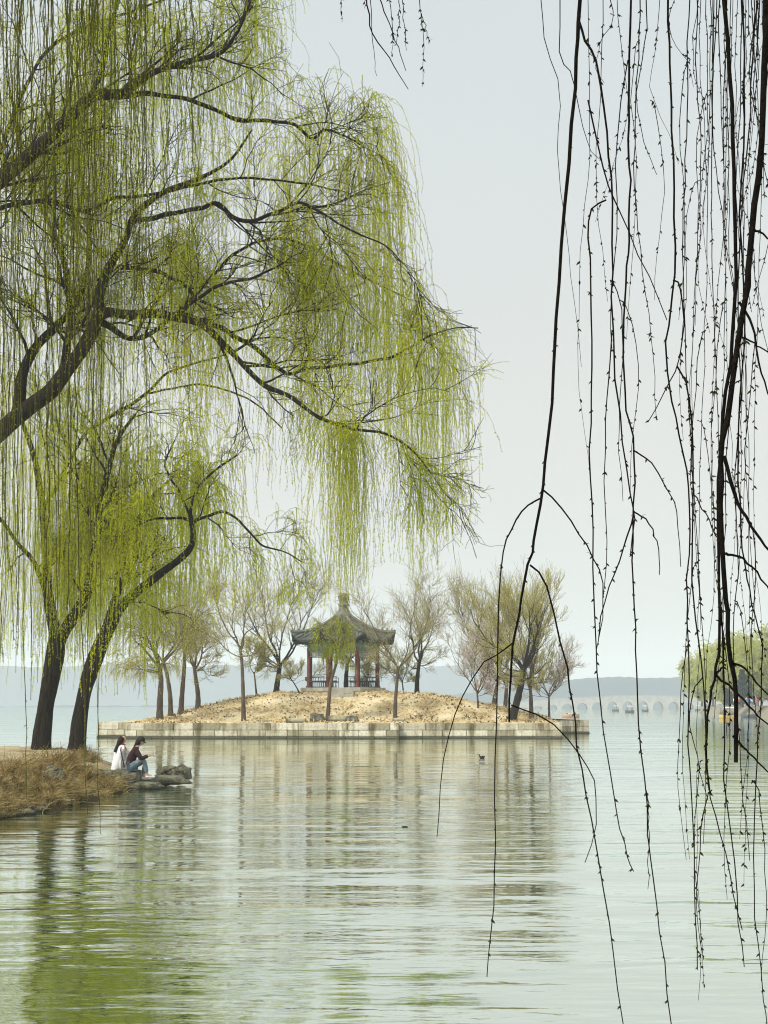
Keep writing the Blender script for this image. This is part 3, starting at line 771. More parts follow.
def willow(base, trunk, limbs, label, d, seed, ytop, ybot, xr, n_sub=10, strand_len=(1.5, 5), r_str=.0055, leafsize=.055, leaf_sp=.040,
           group='large weeping willows', dens=1.0, dspread=1., sub_len=.34, lenx=([0, 1], [1, 1]), densx=([0, 1], [1, 1]), bunches=()):
    """trunk / limbs: rows (px, py, radius_px, depth offset)"""
    global rng
    old = rng; rng = np.random.default_rng(seed)
    root = empty('willow_tree', base, label, 'tree', group)
    def path(rows, n):
        pts = np.array([np.append(W(x, y, d + dz), r / F * (d + dz)) for x, y, r, dz in rows]); c = crom(pts, n)
        return c[:, :3], np.maximum(c[:, 3], .006)
    def gnarl(P, rad, amp):
        n = len(P); ph = rng.uniform(0, 9); al = np.concatenate([[0], np.cumsum(np.linalg.norm(np.diff(P, axis=0), axis=1))])
        w_ = al / np.maximum(rad.mean() * 3.5, .12)
        o = np.stack([np.sin(w_ * .9 + ph), np.sin(w_ * .7 + 2 + ph), np.sin(w_ * 1.1 + 4 + ph)], 1)
        return P + o * rad[:, None] * amp, rad * (1 + .05 * np.sin(w_ * .8 + ph) + .04 * np.sin(w_ * 2.1 + ph * 2))
    if trunk:
        rows = trunk; P, rad = path(rows, 120)
        t = MB(); P, rad = gnarl(P, rad, .10); rad[:9] *= np.linspace(1.22, 1.01, 9)
        bark_tube(t, P, rad, 36, .06, seed); t.build('trunk', 'bark', root)
    paths = []
    for rows in limbs:
        P, rad = path(rows, 9 * len(rows)); P, rad = gnarl(P, rad, .25)
        l = MB(); l.tube(P, rad, 9); l.build('limb', 'bark', root); paths.append((P, rad))
    if trunk and len(trunk) > 9: paths.append((P, rad))
    tb = MB(); L1 = []; L2 = []; L3 = []; SS = []; long_ = []
    for P, rad in paths:
        Ln = np.linalg.norm(np.diff(P, axis=0), axis=1).sum()
        ns = int(n_sub * Ln / 6) + 3
        for j in range(ns):
            s = rng.uniform(.12, 1) if j else .995
            p, t = interp_path(P, s); rl = rad[int(s * (len(P) - 1))]
            o = rng.normal(size=3) * [1, dspread, 1]; o[2] += .35; o[1] = abs(o[1]) if rng.random() < .92 else o[1]; o -= t * o.dot(t); o = unit(o)
            L = rng.uniform(.55, 1.2) * min(Ln, 9) * sub_len * (1.15 - .4 * s)
            r1 = min(rl * .5, .05)
            P1, _ = grow(p, t * .8 + o * .9 if j else t, L, 8, .15, [.06, .03, -.03, -.12])
            L1.append((P1, r1))
    for P1, r1 in L1:
        x_, y_ = proj(P1[4]); 
        if y_[0] < np.interp(x_[0], *ytop) - 5 or x_[0] > xr + 8: continue
        ok = 8
        xx, yy = proj(P1)
        if (xx > xr).any() or (yy < np.interp(xx, *ytop)).any():
            ok = max(2, int(np.argmax((xx > xr) | (yy < np.interp(xx, *ytop)))))
            P1 = crom(P1[:ok], 8)
        tb.tube(P1, np.maximum(r1 * (1 - .75 * np.linspace(0, 1, 8)), .008), 6)
        LL = np.linalg.norm(np.diff(P1, axis=0), axis=1).sum()
        w_ = rng.uniform(.4, 1.6)
        for m in range(max(3, int((3 + LL * 2.2) * w_ ** .5))):
            s = rng.uniform(.15, 1); p, t = interp_path(P1, s); o = rng.normal(size=3); o[2] += .4; o -= t * o.dot(t); o = unit(o)
            L = rng.uniform(.5, 1.2) * LL * .42 + .3
            P2, d2 = grow(p, t + o * .8, L, 6, .16, [.05, .0, -.1, -.2]); L2.append((P2, max(r1 * .35, .010), w_, s))
    for P2, r2, w_, _ in L2:
        xx, yy = proj(P2)
        if xx[-1] > xr or yy[-1] < np.interp(xx[-1], *ytop): continue
        tb.tubes(P2[None], np.linspace(r2, r2 * .45, 6)[None], 4)
        LL = np.linalg.norm(np.diff(P2, axis=0), axis=1).sum()
        for m in range(2 + int(1.5 * w_)):
            s = rng.uniform(.2, 1); p, t = interp_path(P2, s); o = rng.normal(size=3); o[2] += .3; o -= t * o.dot(t); o = unit(o)
            P3, d3 = grow(p, t + o * .8, LL * rng.uniform(.35, .7), 5, .14, [.05, -.05, -.2]); L3.append(P3)
            for q in range(rng.poisson(1.3 * w_ * dens)):
                p, t = interp_path(P3, rng.uniform(.1, 1)); SS.append((p, t))
            SS.append((P3[-1], d3))
    L3 = np.array(L3)
    tb.build('branches', 'twig_dark', root)
    for (xa_, xb_, y_, cnt, yb_) in bunches:      # thick tassels under the outer limb
        P0, r0_ = paths[0]; xx, yy = proj(P0)
        cand = [i for i in range(len(P0)) if xa_ <= xx[i] <= xb_]
        for q in range(cnt):
            i = cand[int(rng.integers(0, len(cand)))]
            SS.append((P0[i] + rng.normal(0, .12, 3), unit(rng.normal(size=3) * [1, 1, .2]))); long_.append((len(SS) - 1, yb_))
    S = np.array([p for p, t in SS]); T = np.array([t for p, t in SS])
    xx, yy = proj(S)
    ok = (xx < xr) & (yy > np.interp(xx, *ytop)); S, T, xx, yy = S[ok], T[ok], xx[ok], yy[ok]
    n = len(S)
    L = rng.uniform(0, 1, n) ** 1.7 * (strand_len[1] - strand_len[0]) + strand_len[0]
    L = L * np.interp(xx, *lenx)
    gap = np.array([noise.noise((S[i, 0] * .42 + 7, seed, S[i, 2] * .42)) for i in range(n)])
    keepd = (rng.random(n) < np.interp(xx, *densx) * np.clip(.80 + 1.9 * gap, .12, 1.3)) | (np.arange(n) >= n - len(long_)); S, T, xx, yy, L = S[keepd], T[keepd], xx[keepd], yy[keepd], L[keepd]; n = len(S)
    # neighbouring strands hang to a similar depth
    nn = np.array([noise.noise((S[i, 0] * .55, S[i, 1] * .35, seed)) for i in range(n)])
    lim = (np.interp(xx, *ybot) - yy) / F * d * (.80 + .45 * nn + rng.uniform(-.22, .12, n))
    if long_:
        first = n - len(long_)
        for (i_, yb_), q in zip(long_, range(first, n)): L[q] = (yb_ - yy[q]) / F * d * rng.uniform(.55, 1.0); nn[q] = 0
    L = np.where(np.arange(n) >= n - len(long_), L, np.minimum(L * (1 + .6 * nn), lim)); ok = L > .25; S, T, L = S[ok], T[ok], L[ok]; n = len(S)
    K = 11; s = np.linspace(0, 1, K)[None] * L[:, None]
    h = T.copy(); h[:, 2] = 0; h /= np.linalg.norm(h, axis=1, keepdims=True) + 1e-6
    a = (.12 + 1.1 * rng.random(n) ** 2.2)[:, None]; ex = a * (1 - np.exp(-s / a)); up = np.clip(T[:, 2], -.2, .8)[:, None]
    P = np.empty((n, K, 3)); wob = rng.normal(0, .05, (n, K, 2)).cumsum(1) * .8
    P[:, :, 0] = S[:, None, 0] + h[:, None, 0] * ex + wob[..., 0]; P[:, :, 1] = S[:, None, 1] + h[:, None, 1] * ex + wob[..., 1]
    P[:, 0, :2] = S[:, :2]
    P[:, :, 2] = S[:, None, 2] + up * ex * .9 - (s - ex * .85)
    cb = MB(); cb.tubes(P, np.tile(np.linspace(1, .55, K) * r_str, (n, 1)), 3, 0)
    if len(L3): cb.tubes(L3, np.tile(np.linspace(.008, .0055, 5), (len(L3), 1)), 3, 0)
    m = (L / leaf_sp * rng.uniform(.5, 1.3, n)).astype(int); idx = np.repeat(np.arange(n), m); nl = len(idx)
    tp = (rng.random(nl) ** .85) * (K - 1.001); k = tp.astype(int); fr = (tp - k)[:, None]
    p = P[idx, k] * (1 - fr) + P[idx, k + 1] * fr; ax = np.tile([0, 0, -.9], (nl, 1)) + rng.normal(0, .38, (nl, 3)); ax /= np.linalg.norm(ax, axis=1, keepdims=True)
    cb.leaves(p, ax, rng.uniform(.6, 1.3, nl) * leafsize, leafsize * .36, 1)
    cb.build('crown', ['strand', 'leaf'], root)
    print('willow', label[:30], 'strands', n, 'leaves', nl)
    rng = old
    return root

# tree C: big crown from beyond the left edge
ytopC = ([-300, 278, 290, 330, 360, 385, 395, 402, 420, 450, 485, 520], [-300, -300, 30, 50, 75, 85, 180, 230, 280, 315, 330, 340])
ybotC = ([-100, 0, 100, 200, 280, 300, 325, 335, 358, 368, 395, 430, 455, 465, 490], [640, 610, 600, 560, 540, 520, 480, 610, 605, 500, 540, 585, 560, 450, 355])
dC = 40.
trunkC = [(-190, 765, 16.15, 2), (-186, 740, 13.57, 2), (-170, 680, 12.27, 2), (-140, 600, 11.63, 1.5), (-95, 520, 10.34, 1), (-45, 465, 9.37, .5), (0, 432, 8.72, 0), (30, 408, 8.40, 0), (50, 392, 7.75, 0), (66, 370, 7.11, 0),
          (84, 345, 6.46, 0), (98, 318, 5.81, .2), (101, 290, 4.84, .4), (112, 262, 4.20, .6), (125, 240, 3.55, .8), (135, 215, 3.23, 1), (165, 192, 2.58, 1.4), (200, 178, 2.07, 1.8), (230, 160, 1.55, 2.2), (252, 130, 0.90, 2.8)]
limbsC = [
    [(98, 318, 6.45, .1), (112, 313, 5.59, 0), (140, 314, 4.73, -.3), (172, 316, 4.30, -.6), (200, 325, 3.61, -.9), (226, 345, 3.27, -1), (245, 368, 2.84, -1.1), (265, 385, 2.58, -1.2), (290, 397, 2.32, -1.4), (320, 418, 1.89, -1.7), (350, 428, 1.63, -2), (385, 434, 1.38, -2.2), (412, 450, 1.03, -2.3), (432, 475, 0.69, -2.4)],
    [(172, 315, 3.78, -.6), (200, 320, 2.92, -.3), (230, 333, 2.58, 0), (260, 352, 2.32, .3), (285, 373, 2.06, .6), (305, 369, 1.81, .9), (335, 366, 1.63, 1.2), (384, 359, 1.46, 1.5), (405, 350, 1.12, 1.7), (430, 336, 0.86, 1.8), (455, 328, 0.69, 1.9), (478, 328, 0.52, 2)],
    [(172, 316, 2.58, -.6), (188, 306, 2.24, -1), (200, 297, 1.98, -1.4), (220, 285, 1.72, -1.9), (255, 277, 1.38, -2.5), (285, 262, 1.03, -3)],
    [(-130, 590, 11.18, 1), (-100, 430, 10.32, 0), (-80, 300, 9.46, -1), (-50, 215, 8.60, -1.6), (0, 181, 7.74, -2), (20, 166, 7.40, -2), (45, 140, 6.88, -2), (75, 111, 6.19, -2.1), (95, 97, 5.59, -2.2), (125, 92, 4.30, -2.3), (152, 72, 3.44, -2.4), (185, 62, 2.92, -2.6), (218, 55, 2.41, -2.9), (236, 35, 1.72, -3.2), (250, 3, 1.20, -3.5)],
    [(95, 97, 3.87, -2.2), (125, 95, 3.10, -2), (150, 94, 2.58, -1.8), (180, 98, 2.32, -1.6), (205, 105, 2.24, -1.4), (235, 119, 2.15, -1.2), (270, 121, 1.89, -1), (295, 125, 1.72, -.8), (312, 138, 1.55, -.6), (325, 130, 1.29, -.4), (345, 136, 0.95, -.2), (365, 148, 0.69, 0)],
    [(88, 102, 3.44, -2.2), (99, 80, 2.92, -1.9), (107, 45, 2.49, -1.5), (112, 20, 2.06, -1.2), (126, -20, 1.55, -1)],
    [(-60, 235, 3.44, -1.4), (0, 208, 2.75, -1), (50, 201, 2.41, -.6), (85, 211, 2.15, -.2), (115, 198, 1.89, .2), (150, 195, 1.63, .5), (200, 184, 1.46, .9), (240, 178, 1.29, 1.3), (300, 183, 1.03, 1.8), (345, 192, 0.69, 2.2)],
    [(133, 222, 3.10, 1), (165, 215, 2.58, .4), (200, 208, 2.32, -.2), (217, 204, 2.24, -.5), (235, 218, 2.24, -.8), (250, 221, 2.15, -1), (275, 213, 1.81, -1.4), (300, 203, 1.55, -1.8), (325, 215, 1.29, -2.2), (350, 230, 1.03, -2.5), (384, 245, 0.77, -2.9), (402, 262, 0.52, -3)],
    [(118, 268, 2.75, .6), (150, 270, 2.32, .2), (180, 282, 1.98, -.2), (197, 298, 1.72, -.5), (225, 312, 1.20, -.9)],
    [(15, 418, 6.88, 0), (30, 355, 5.16, .6), (55, 328, 4.13, 1), (78, 300, 3.44, 1.5), (90, 250, 2.58, 2), (85, 190, 1.72, 2.5), (70, 130, 1.20, 3)],
    [(60, 380, 4.30, .3), (70, 320, 3.44, 1), (60, 250, 2.58, 2), (30, 180, 1.89, 3), (10, 90, 1.38, 3.5)],
    [(0, 300, 3.44, 0), (-10, 200, 2.58, 0), (20, 100, 2.06, .8), (60, 40, 1.63, 1.6), (150, 5, 1.29, 2), (210, -20, 1.03, 2)],
    [(97, 320, 3.87, .2), (140, 338, 2.58, 1), (190, 300, 1.89, 2), (240, 250, 1.55, 2.6), (290, 240, 1.20, 3), (350, 270, 0.86, 3.4), (410, 300, 0.60, 3.7)],
]
gC = W(-190, 765, 42)
willow((gC[0], 42, gC[2]), trunkC, limbsC, 'huge weeping willow rooted beyond the left edge, its dark limbs filling the upper left', dC, 101, ytopC, ybotC, 486,
       n_sub=8.5, strand_len=(.8, 4.4), dens=1.1, leafsize=.052, bunches=[(332, 358, 430, 150, 612), (395, 440, 452, 80, 590), (300, 330, 415, 12, 500)], sub_len=.32, r_str=.0046, lenx=([0, 200, 310, 340, 490], [1, 1, 1.1, 1.7, 1.6]), densx=([0, 200, 300, 340, 490], [.75, .8, .8, .85, .9]))

ytopA = ([-200, 0, 60, 100, 200, 260, 300, 330], [330, 350, 370, 390, 400, 430, 490, 560])
ybotA = ([-200, 0, 30, 60, 100, 110, 150, 200, 300, 330], [740, 735, 700, 680, 690, 700, 690, 640, 620, 600])
dA = 56.
trunkA = [(42, 757, 11.16, 0), (42, 745, 9.36, 0), (46, 710, 8.28, 0), (51, 675, 8.28, 0), (55, 648, 8.64, 0), (54, 630, 5.76, .1), (49, 600, 4.68, .2), (47, 560, 4.32, .5), (42, 510, 3.60, 1), (35, 460, 2.74, 1.5), (22, 420, 1.87, 2)]
limbsA = [
    [(58, 652, 6.48, 0), (68, 625, 6.48, -.2), (80, 604, 6.12, -.3), (91, 578, 5.40, -.5), (97, 545, 4.54, -.8), (100, 505, 3.60, -1), (108, 470, 2.88, -1.4), (118, 440, 2.16, -1.8), (135, 415, 1.58, -2.2)],
    [(50, 605, 3.24, .2), (38, 570, 2.59, .8), (22, 548, 2.16, 1.2), (0, 520, 1.73, 1.6), (-25, 500, 1.44, 2)],
    [(95, 550, 2.52, -.7), (105, 520, 2.16, 0), (92, 480, 1.87, .8), (70, 450, 1.51, 1.4), (55, 420, 1.15, 2)],
    [(42, 510, 2.30, 1), (60, 480, 1.94, .5), (75, 450, 1.58, 0), (90, 430, 1.87, -.5), (118, 412, 1.73, -.8), (145, 395, 1.58, -1.2), (170, 372, 1.30, -1.6), (225, 355, 0.86, -2)],
    [(145, 394, 1.15, -1.2), (175, 388, 1.08, -1.4), (205, 385, 1.01, -1.7), (250, 400, 0.86, -2.2), (282, 428, 0.65, -2.6)],
]
gA = W(42, 749, dA)
willow((gA[0], dA, .5), trunkA, limbsA, 'stout willow on the left bank whose upright trunk divides low down in a V', dA, 202, ytopA, ybotA, 300,
       n_sub=7, strand_len=(1.4, 8.5), lenx=([0, 160, 240], [1.7, 1.5, 1]), dens=1.1, r_str=.0065, leafsize=.07, sub_len=.40, densx=([0, 1], [1, 1]))
trunkB = [(76, 757, 9.80, 0), (77, 744, 8.40, 0), (81, 715, 7.00, 0), (88, 680, 7.35, 0), (95, 658, 7.70, 0), (102, 640, 7.00, 0), (111, 622, 5.95, -.2), (120, 608, 4.90, -.4), (137, 592, 4.41, -.7), (152, 580, 4.20, -1), (168, 568, 3.78, -1.3), (180, 559, 3.50, -1.5), (190, 548, 2.94, -1.8), (193, 535, 2.66, -2), (190, 512, 2.10, -2.1)]
limbsB = [
    [(104, 640, 4.90, 0), (110, 615, 4.20, .3), (118, 588, 3.85, .6), (130, 572, 3.50, .9), (137, 548, 2.94, 1.2), (138, 522, 2.38, 1.5), (150, 500, 1.82, 1.8), (172, 478, 1.26, 2)],
    [(190, 525, 2.10, -2), (200, 519, 1.75, -2.2), (225, 512, 1.40, -2.5), (245, 527, 1.19, -2.8), (262, 545, 0.98, -3), (285, 552, 0.70, -3.2), (302, 562, 0.49, -3.3)],
    [(190, 512, 1.82, -2.1), (198, 488, 1.47, -1.8), (218, 468, 1.19, -1.4), (238, 455, 0.91, -1)],
    [(191, 520, 1.82, -2), (175, 518, 1.40, -2.4), (150, 520, 1.12, -2.8), (130, 530, 0.84, -3)],
    [(188, 512, 1.40, -2), (178, 490, 1.19, -1.6), (165, 465, 0.98, -1), (175, 440, 0.70, -.4)],
    [(128, 575, 2.10, .8), (120, 545, 1.75, 1.2), (105, 520, 1.40, 1.8), (95, 495, 1.05, 2.3)],
]
gB = W(76, 749, dA - 1)
willow((gB[0], dA - 1, .5), trunkB, limbsB, 'right-leaning willow beside the V-trunked one, above the seated people', dA - 1, 303, ytopA, ybotA, 312,
       n_sub=8, strand_len=(1.2, 5.2), lenx=([0, 160, 240], [1.6, 1.2, 1]), dens=.7, r_str=.0065, leafsize=.07, sub_len=.40, densx=([0, 1], [1, 1]))

# ------------------------------------------------------------------ hanging strands helpers (near trees)
def near_branch(b, pts, r_px, d, taper=.45, buds=True, budsize=.012, n=None, jit=.0, sides=6, budsp=.03, depths=None):
    """traced hanging twig: (px,py) list at depth d"""
    m = len(pts)
    dd = depths if depths is not None else [d] * m
    P = np.array([W(x, y, q) for (x, y), q in zip(pts, dd)])
    n = n or max(12, int(np.linalg.norm(np.diff(P, axis=0), axis=1).sum() / .06))
    C = crom(P, n)
    kink = rng.normal(0, .0016, (n, 3)); kink[0] = 0; C = C + kink
    f = np.linspace(0, 1, n); rad = r_px / F * d * (1 - (1 - taper) * f) * (1 + .10 * rng.random(n))
    b.tube(C, rad, sides)
    if buds:
        Ls = np.linalg.norm(np.diff(C, axis=0), axis=1).sum(); nb = int(Ls / budsp); t = np.sort(rng.uniform(.02, 1, nb)) * (n - 1.001)
        k = t.astype(int); fr = (t - k)[:, None]; p = C[k] * (1 - fr) + C[k + 1] * fr; T = C[k + 1] - C[k]; T /= np.linalg.norm(T, axis=1, keepdims=True)
        ang = np.arange(nb) * 2.4 + rng.uniform(0, 1, nb); side = np.stack([np.cos(ang), np.sin(ang), np.zeros(nb)], 1)
        ax = T * .75 + side * .75; ax /= np.linalg.norm(ax, axis=1, keepdims=True)
        l = rng.uniform(.6, 1.35, nb) * budsize
        q = np.stack([p, p + ax * l[:, None] * .45, p + ax * l[:, None]], 1)
        b.tubes(q, np.stack([l * .10 + .0006, l * .16 + .0006, l * .02], 1), 4, 1)
        # a few opening leaf tufts
        tuft = rng.random(nb) < .20
        if tuft.any():
            pp = np.repeat(p[tuft], 2, 0); aa = np.repeat(ax[tuft], 2, 0) + rng.normal(0, .45, (tuft.sum() * 2, 3)); aa /= np.linalg.norm(aa, axis=1, keepdims=True)
            b.leaves(pp, aa, budsize * rng.uniform(.9, 1.7, len(pp)), budsize * .28, 1)
    return C

# tree E: the tree overhead on the near shore
eroot = empty('willow_tree', (3.7, 1.6, .5), 'near willow overhead, its almost black budding twigs dangling close on the right', 'tree', 'willow curtains close to the viewer')
t = MB()
P = crom([(3.7, 1.6, .3), (3.72, 1.6, 1.2), (3.6, 1.8, 2.4), (3.35, 2.3, 3.6), (3.1, 2.9, 4.5), (2.9, 3.2, 5.6), (2.7, 3.3, 7)], 40)
t.tube(P, np.linspace(.30, .12, 40) * (1 + .5 * np.exp(-np.linspace(0, 30, 40))), 16); t.build('trunk', 'bark', eroot)
t = MB(); LE = crom([(3.15, 2.8, 4.35), (2.6, 3.4, 4.75), (2.0, 3.9, 4.85), (1.3, 4.05, 4.8), (.6, 4.1, 4.75), (0.1, 4.1, 4.66), (-.3, 4.1, 4.6)], 50)
t.tube(LE, np.linspace(.10, .018, 50), 10); t.build('limb', 'bark', eroot)
def limb_at(x):
    i = int(np.argmin(np.abs(LE[:, 0] - x))); return LE[i]
def hang(main, r_px, shoots=(), d=4., top=True, taper=.45, buds=True, budsize=.010, budsp=.042):
    b = MB()
    r_px = r_px * .88; C = near_branch(b, main, r_px, d, taper, buds, budsize, budsp=budsp)
    if top and main[0][1] <= 5:
        p = C[0]; q = limb_at(p[0])
        b.tube(crom([q, q + [0, 0, .03], (q + p) / 2 + [0, 0, .12], p + [0, 0, .15] + (C[0] - C[1]) * .3, p], 14), r_px / F * d, 6)
    for sh in shoots:
        pts, r = sh[0], sh[1]; near_branch(b, pts, r, d, .5, buds if len(sh) < 3 else sh[2], budsize, budsp=budsp)
    b.build('hanging_branch', ['near_bark', 'bud'], eroot)

hang([(580, 0), (578, 25), (576, 70), (570, 150), (562, 240), (556, 320), (553, 380), (547, 450), (541, 500), (534, 540), (528, 566), (520, 605), (514, 640), (511, 677), (509, 722)], 2.5, [
    ([(541, 498), (525, 508), (511, 530), (502, 562), (498, 640), (496, 740), (495, 840), (493, 920), (486, 978)], .95),
    ([(542, 489), (560, 506), (576, 530), (591, 552), (601, 575), (604, 600), (598, 640)], .9),
    ([(530, 565), (545, 583), (558, 630), (568, 677), (573, 706), (577, 747), (585, 790), (594, 837), (606, 905), (615, 959), (624, 1026)], 1.0),
    ([(514, 642), (500, 651), (482, 665), (465, 690), (453, 720), (445, 755), (440, 800), (438, 838)], .8, False),
    ([(511, 705), (530, 712), (556, 727), (577, 750), (590, 772), (597, 795), (594, 835), (585, 862)], .8, False)], d=4.0, budsize=.009)
hang([(578, 18), (585, 40), (596, 60), (603, 100), (608, 150), (612, 190), (613, 260), (612, 310), (617, 392), (624, 449), (631, 495), (636, 520), (630, 555)], 1.5, [
    ([(588, 100), (597, 140), (606, 180), (617, 205), (632, 240), (650, 280), (668, 320)], .9),
    ([(612, 330), (608, 380), (606, 430), (604, 500), (607, 560), (602, 600)], .7),
    ([(606, 200), (590, 215), (590, 260), (592, 330), (591, 400), (590, 470), (593, 540), (594.5, 641), (601, 709), (615, 805), (626, 850), (633, 870)], .95)], d=3.9, top=False)
hang([(631, 0), (629, 80), (628, 140), (630, 180), (629, 240), (626, 285), (624, 392), (632, 437), (634, 505), (631, 560), (635, 628), (637.5, 696), (644, 777), (651, 859), (660, 932), (671, 1026)], 1.35, [
    ([(633, 450), (650, 462), (668, 490), (676, 515), (681, 566)], .8),
    ([(634, 512), (648, 522), (658, 545), (660, 575)], .8),
    ([(634, 512), (625, 545), (612, 580), (600, 620), (597, 650)], .9),
    ([(646, 790), (649, 820), (648, 889)], .6),
    ([(628, 60), (620, 110), (616, 160), (617, 240), (611, 300), (612, 350)], .7)], d=4.1)
hang([(668, 0), (670, 60), (672, 120), (675, 200), (674, 278), (668, 325), (667, 370), (675, 411), (684, 460), (690, 512), (687, 580), (688, 640), (689, 735), (691, 790), (695.5, 896), (697, 970)], 1.3, [
    ([(673, 280), (681, 290), (684, 330), (677, 366), (665, 392), (648, 423)], .95),
    ([(677, 366), (687, 385), (692, 430), (694, 500), (692, 587), (703, 673), (706, 740), (712, 800), (722, 840), (733, 890), (742, 930)], .95),
    ([(692, 493), (705, 512), (715, 535), (722, 550)], .7),
    ([(703, 677), (694, 690), (690, 720), (698, 760), (708, 800)], .7)], d=4.05)
hang([(766, 0), (764, 80), (759, 170), (751, 235), (748, 280), (742, 318), (729, 404), (722, 456), (721, 505), (724, 580), (727, 610), (729, 649), (736, 692), (737, 762)], 3.9, [
    ([(724, 456), (737, 500), (752, 527), (772, 553)], 2.1, False),
    ([(725, 553), (745, 560), (772, 592)], 1.5, False),
    ([(731, 662), (745, 668), (758, 684), (772, 700)], 1.3, False),
    ([(733, 736), (748, 752), (772, 776)], 1.3, False),
    ([(752, 228), (765, 235), (775, 250)], 1.3, False),
    ([(739, 302), (752, 325), (756, 345), (762, 375), (772, 400)], 1.4, False),
    ([(736, 336), (752, 342), (772, 355)], 1.2, False)], d=3.8, taper=.6, budsize=.009)
hang([(724, 0), (729, 60), (733, 140), (735, 220), (736, 280), (731, 355), (722, 430), (718, 500), (718, 560), (720, 635), (716, 672), (709, 700), (706, 740), (709, 790)], 2.6, [
    ([(716, 675), (738, 694), (755, 712), (772, 730)], 1.4, False),
    ([(720, 600), (724, 650), (724, 700), (724, 760), (732.6, 850), (739, 918), (744, 968)], .9),
    ([(716, 674), (722, 668), (725, 660)], 1.2, False)], d=3.85, taper=.45)
hang([(742, 0), (745, 100), (741, 220), (745, 330), (738, 430), (740, 520), (744, 560), (752, 600), (762, 650), (760, 700), (757, 764), (753, 887), (762, 977), (767, 1026)], 1.1, [], d=4.2)
hang([(758, 0), (752, 60), (748, 140), (742, 200), (738, 300), (741, 400), (735, 470), (738, 560), (733, 640), (738, 720), (742, 790), (750, 860)], .9, [], d=4.3)
hang([(541, 0), (545, 35), (556, 75), (561, 100), (557, 140), (560, 180), (564, 215), (570, 260), (574, 300), (582, 368)], .55, [], d=4.2, buds=False)
hang([(560, 0), (560, 55), (572, 75), (582, 120), (590, 150), (600, 160)], .7, [], d=4.1, buds=False)
hang([(389, -6), (391, 20), (393, 40), (392, 56)], .55, [([(402, -6), (404, 20), (406, 49)], .5), ([(398, -6), (399, 20), (396, 45)], .5)], d=4.1, budsp=.015)
hang([(419, -6), (421, 20), (424, 50), (423, 87)], .55, [([(421, 15), (426, 30), (429, 43)], .5)], d=4.1, budsp=.015)
hang([(366, -6), (369, 18), (374, 38), (388, 55), (398, 72), (408, 89)], .95, [([(378, -6), (386, 15), (396, 42), (406, 70)], .7, False), ([(370, -6), (373, 40), (376, 76)], .5, False)], d=4.1, buds=False)
hang([(341, -6), (342, 22)], .5, [([(365, -6), (365, 8)], .4)], d=4.1, budsp=.015)
# fine budding twigs between the traced ones
fine = []
r_ = np.random.default_rng(77)
xs_f = [588, 603, 609, 617, 640, 646, 660, 676, 690, 697, 701, 706, 710, 714, 720, 727, 741, 744, 748, 751, 756, 760, 763, 767, 699, 712, 733, 738, 754, 762, 717, 724, 731, 746, 758, 765]
for i, x0 in enumerate(xs_f):
    y0 = -5
    L = r_.choice([80, 120, 190, 260, 340, 480, 620, 800], p=[.1, .12, .16, .18, .16, .12, .1, .06]) * r_.uniform(.85, 1.15)
    if x0 > 690: L *= 1.25
    m = 7; x = x0; pts = []
    ph = r_.uniform(0, 6); am = r_.uniform(8, 26) * r_.choice([-1, 1])
    for k in range(m):
        y = y0 + L * k / (m - 1); pts.append((x0 + am * math.sin(ph + k * .8) * (k / m) - am * 0 + r_.normal(0, 1.5), y))
    pts[0] = (x0, y0)
    hang(pts, r_.uniform(.4, .75), [], d=r_.uniform(3.7, 4.6), budsize=r_.uniform(.007, .012), budsp=r_.uniform(.026, .055))
# late short side shoots starting lower down
for i, (x0, y0, L) in enumerate([(690, 60, 260), (712, 90, 330), (700, 180, 260), (650, 100, 200), (727, 300, 330), (741, 380, 360), (706, 330, 300), (697, 420, 260), (748, 520, 220), (610, 280, 220), (620, 300, 190), (640, 40, 300), (755, 250, 330), (762, 330, 300), (700, 560, 300), (716, 620, 280), (734, 600, 240), (690, 640, 220), (703, 760, 240), (712, 790, 170), (752, 780, 200)]):
    ph = r_.uniform(0, 6); am = r_.uniform(6, 16); s_ = r_.choice([-1, 1])
    # each leaves a traced stem in a short arch and then drops
    pts = [(x0, y0), (x0 + s_ * am * .5, y0 + 8), (x0 + s_ * am, y0 + L * .2)] + [(x0 + s_ * am + 5 * math.sin(ph + k), y0 + L * (.2 + .2 * k)) for k in range(1, 5)]
    hang(pts, r_.uniform(.45, .7), [], d=r_.uniform(3.8, 4.2), top=False, budsize=.011)

# ------------------------------------------------------------------ tree D: olive curtain in front of the big willows, hanging from a tree off the left edge
droot = empty('willow_tree', (-9.0, 14.0, .4), 'long thin olive strands of a nearer willow beyond the left edge, curtaining the left side', 'tree', 'willow curtains close to the viewer')
t = MB(); P = crom([(-9, 14, .2), (-8.9, 14, 2), (-8.6, 14, 4.5), (-8.2, 14.1, 7), (-7.6, 14.2, 9), (-6.9, 14.4, 11), (-6.2, 14.5, 13)], 40)
t.tube(P, np.linspace(.42, .12, 40), 16); t.build('trunk', 'bark', droot)
DL = crom([(-7.6, 14.2, 9), (-6.4, 14, 10.2), (-5, 13.9, 10.7), (-3.6, 14, 10.9), (-2.4, 14.2, 10.8), (-1.2, 14.4, 10.5)], 60)
t = MB(); t.tube(DL, np.linspace(.14, .02, 60), 10); t.build('limb', 'bark', droot)
cb = MB(); tb = MB(); r_ = np.random.default_rng(5)
PP = []; LLs = []
traced = {16: 800, 88: 815, 100: 832, 30: 700, 52: 660, 8: 640, 96: 745, 72: 770}
jobs = [(x, y) for x, y in traced.items()] + [(float(r_.beta(1.0, 1.55) * 235 - 12), None) for _ in range(120)]
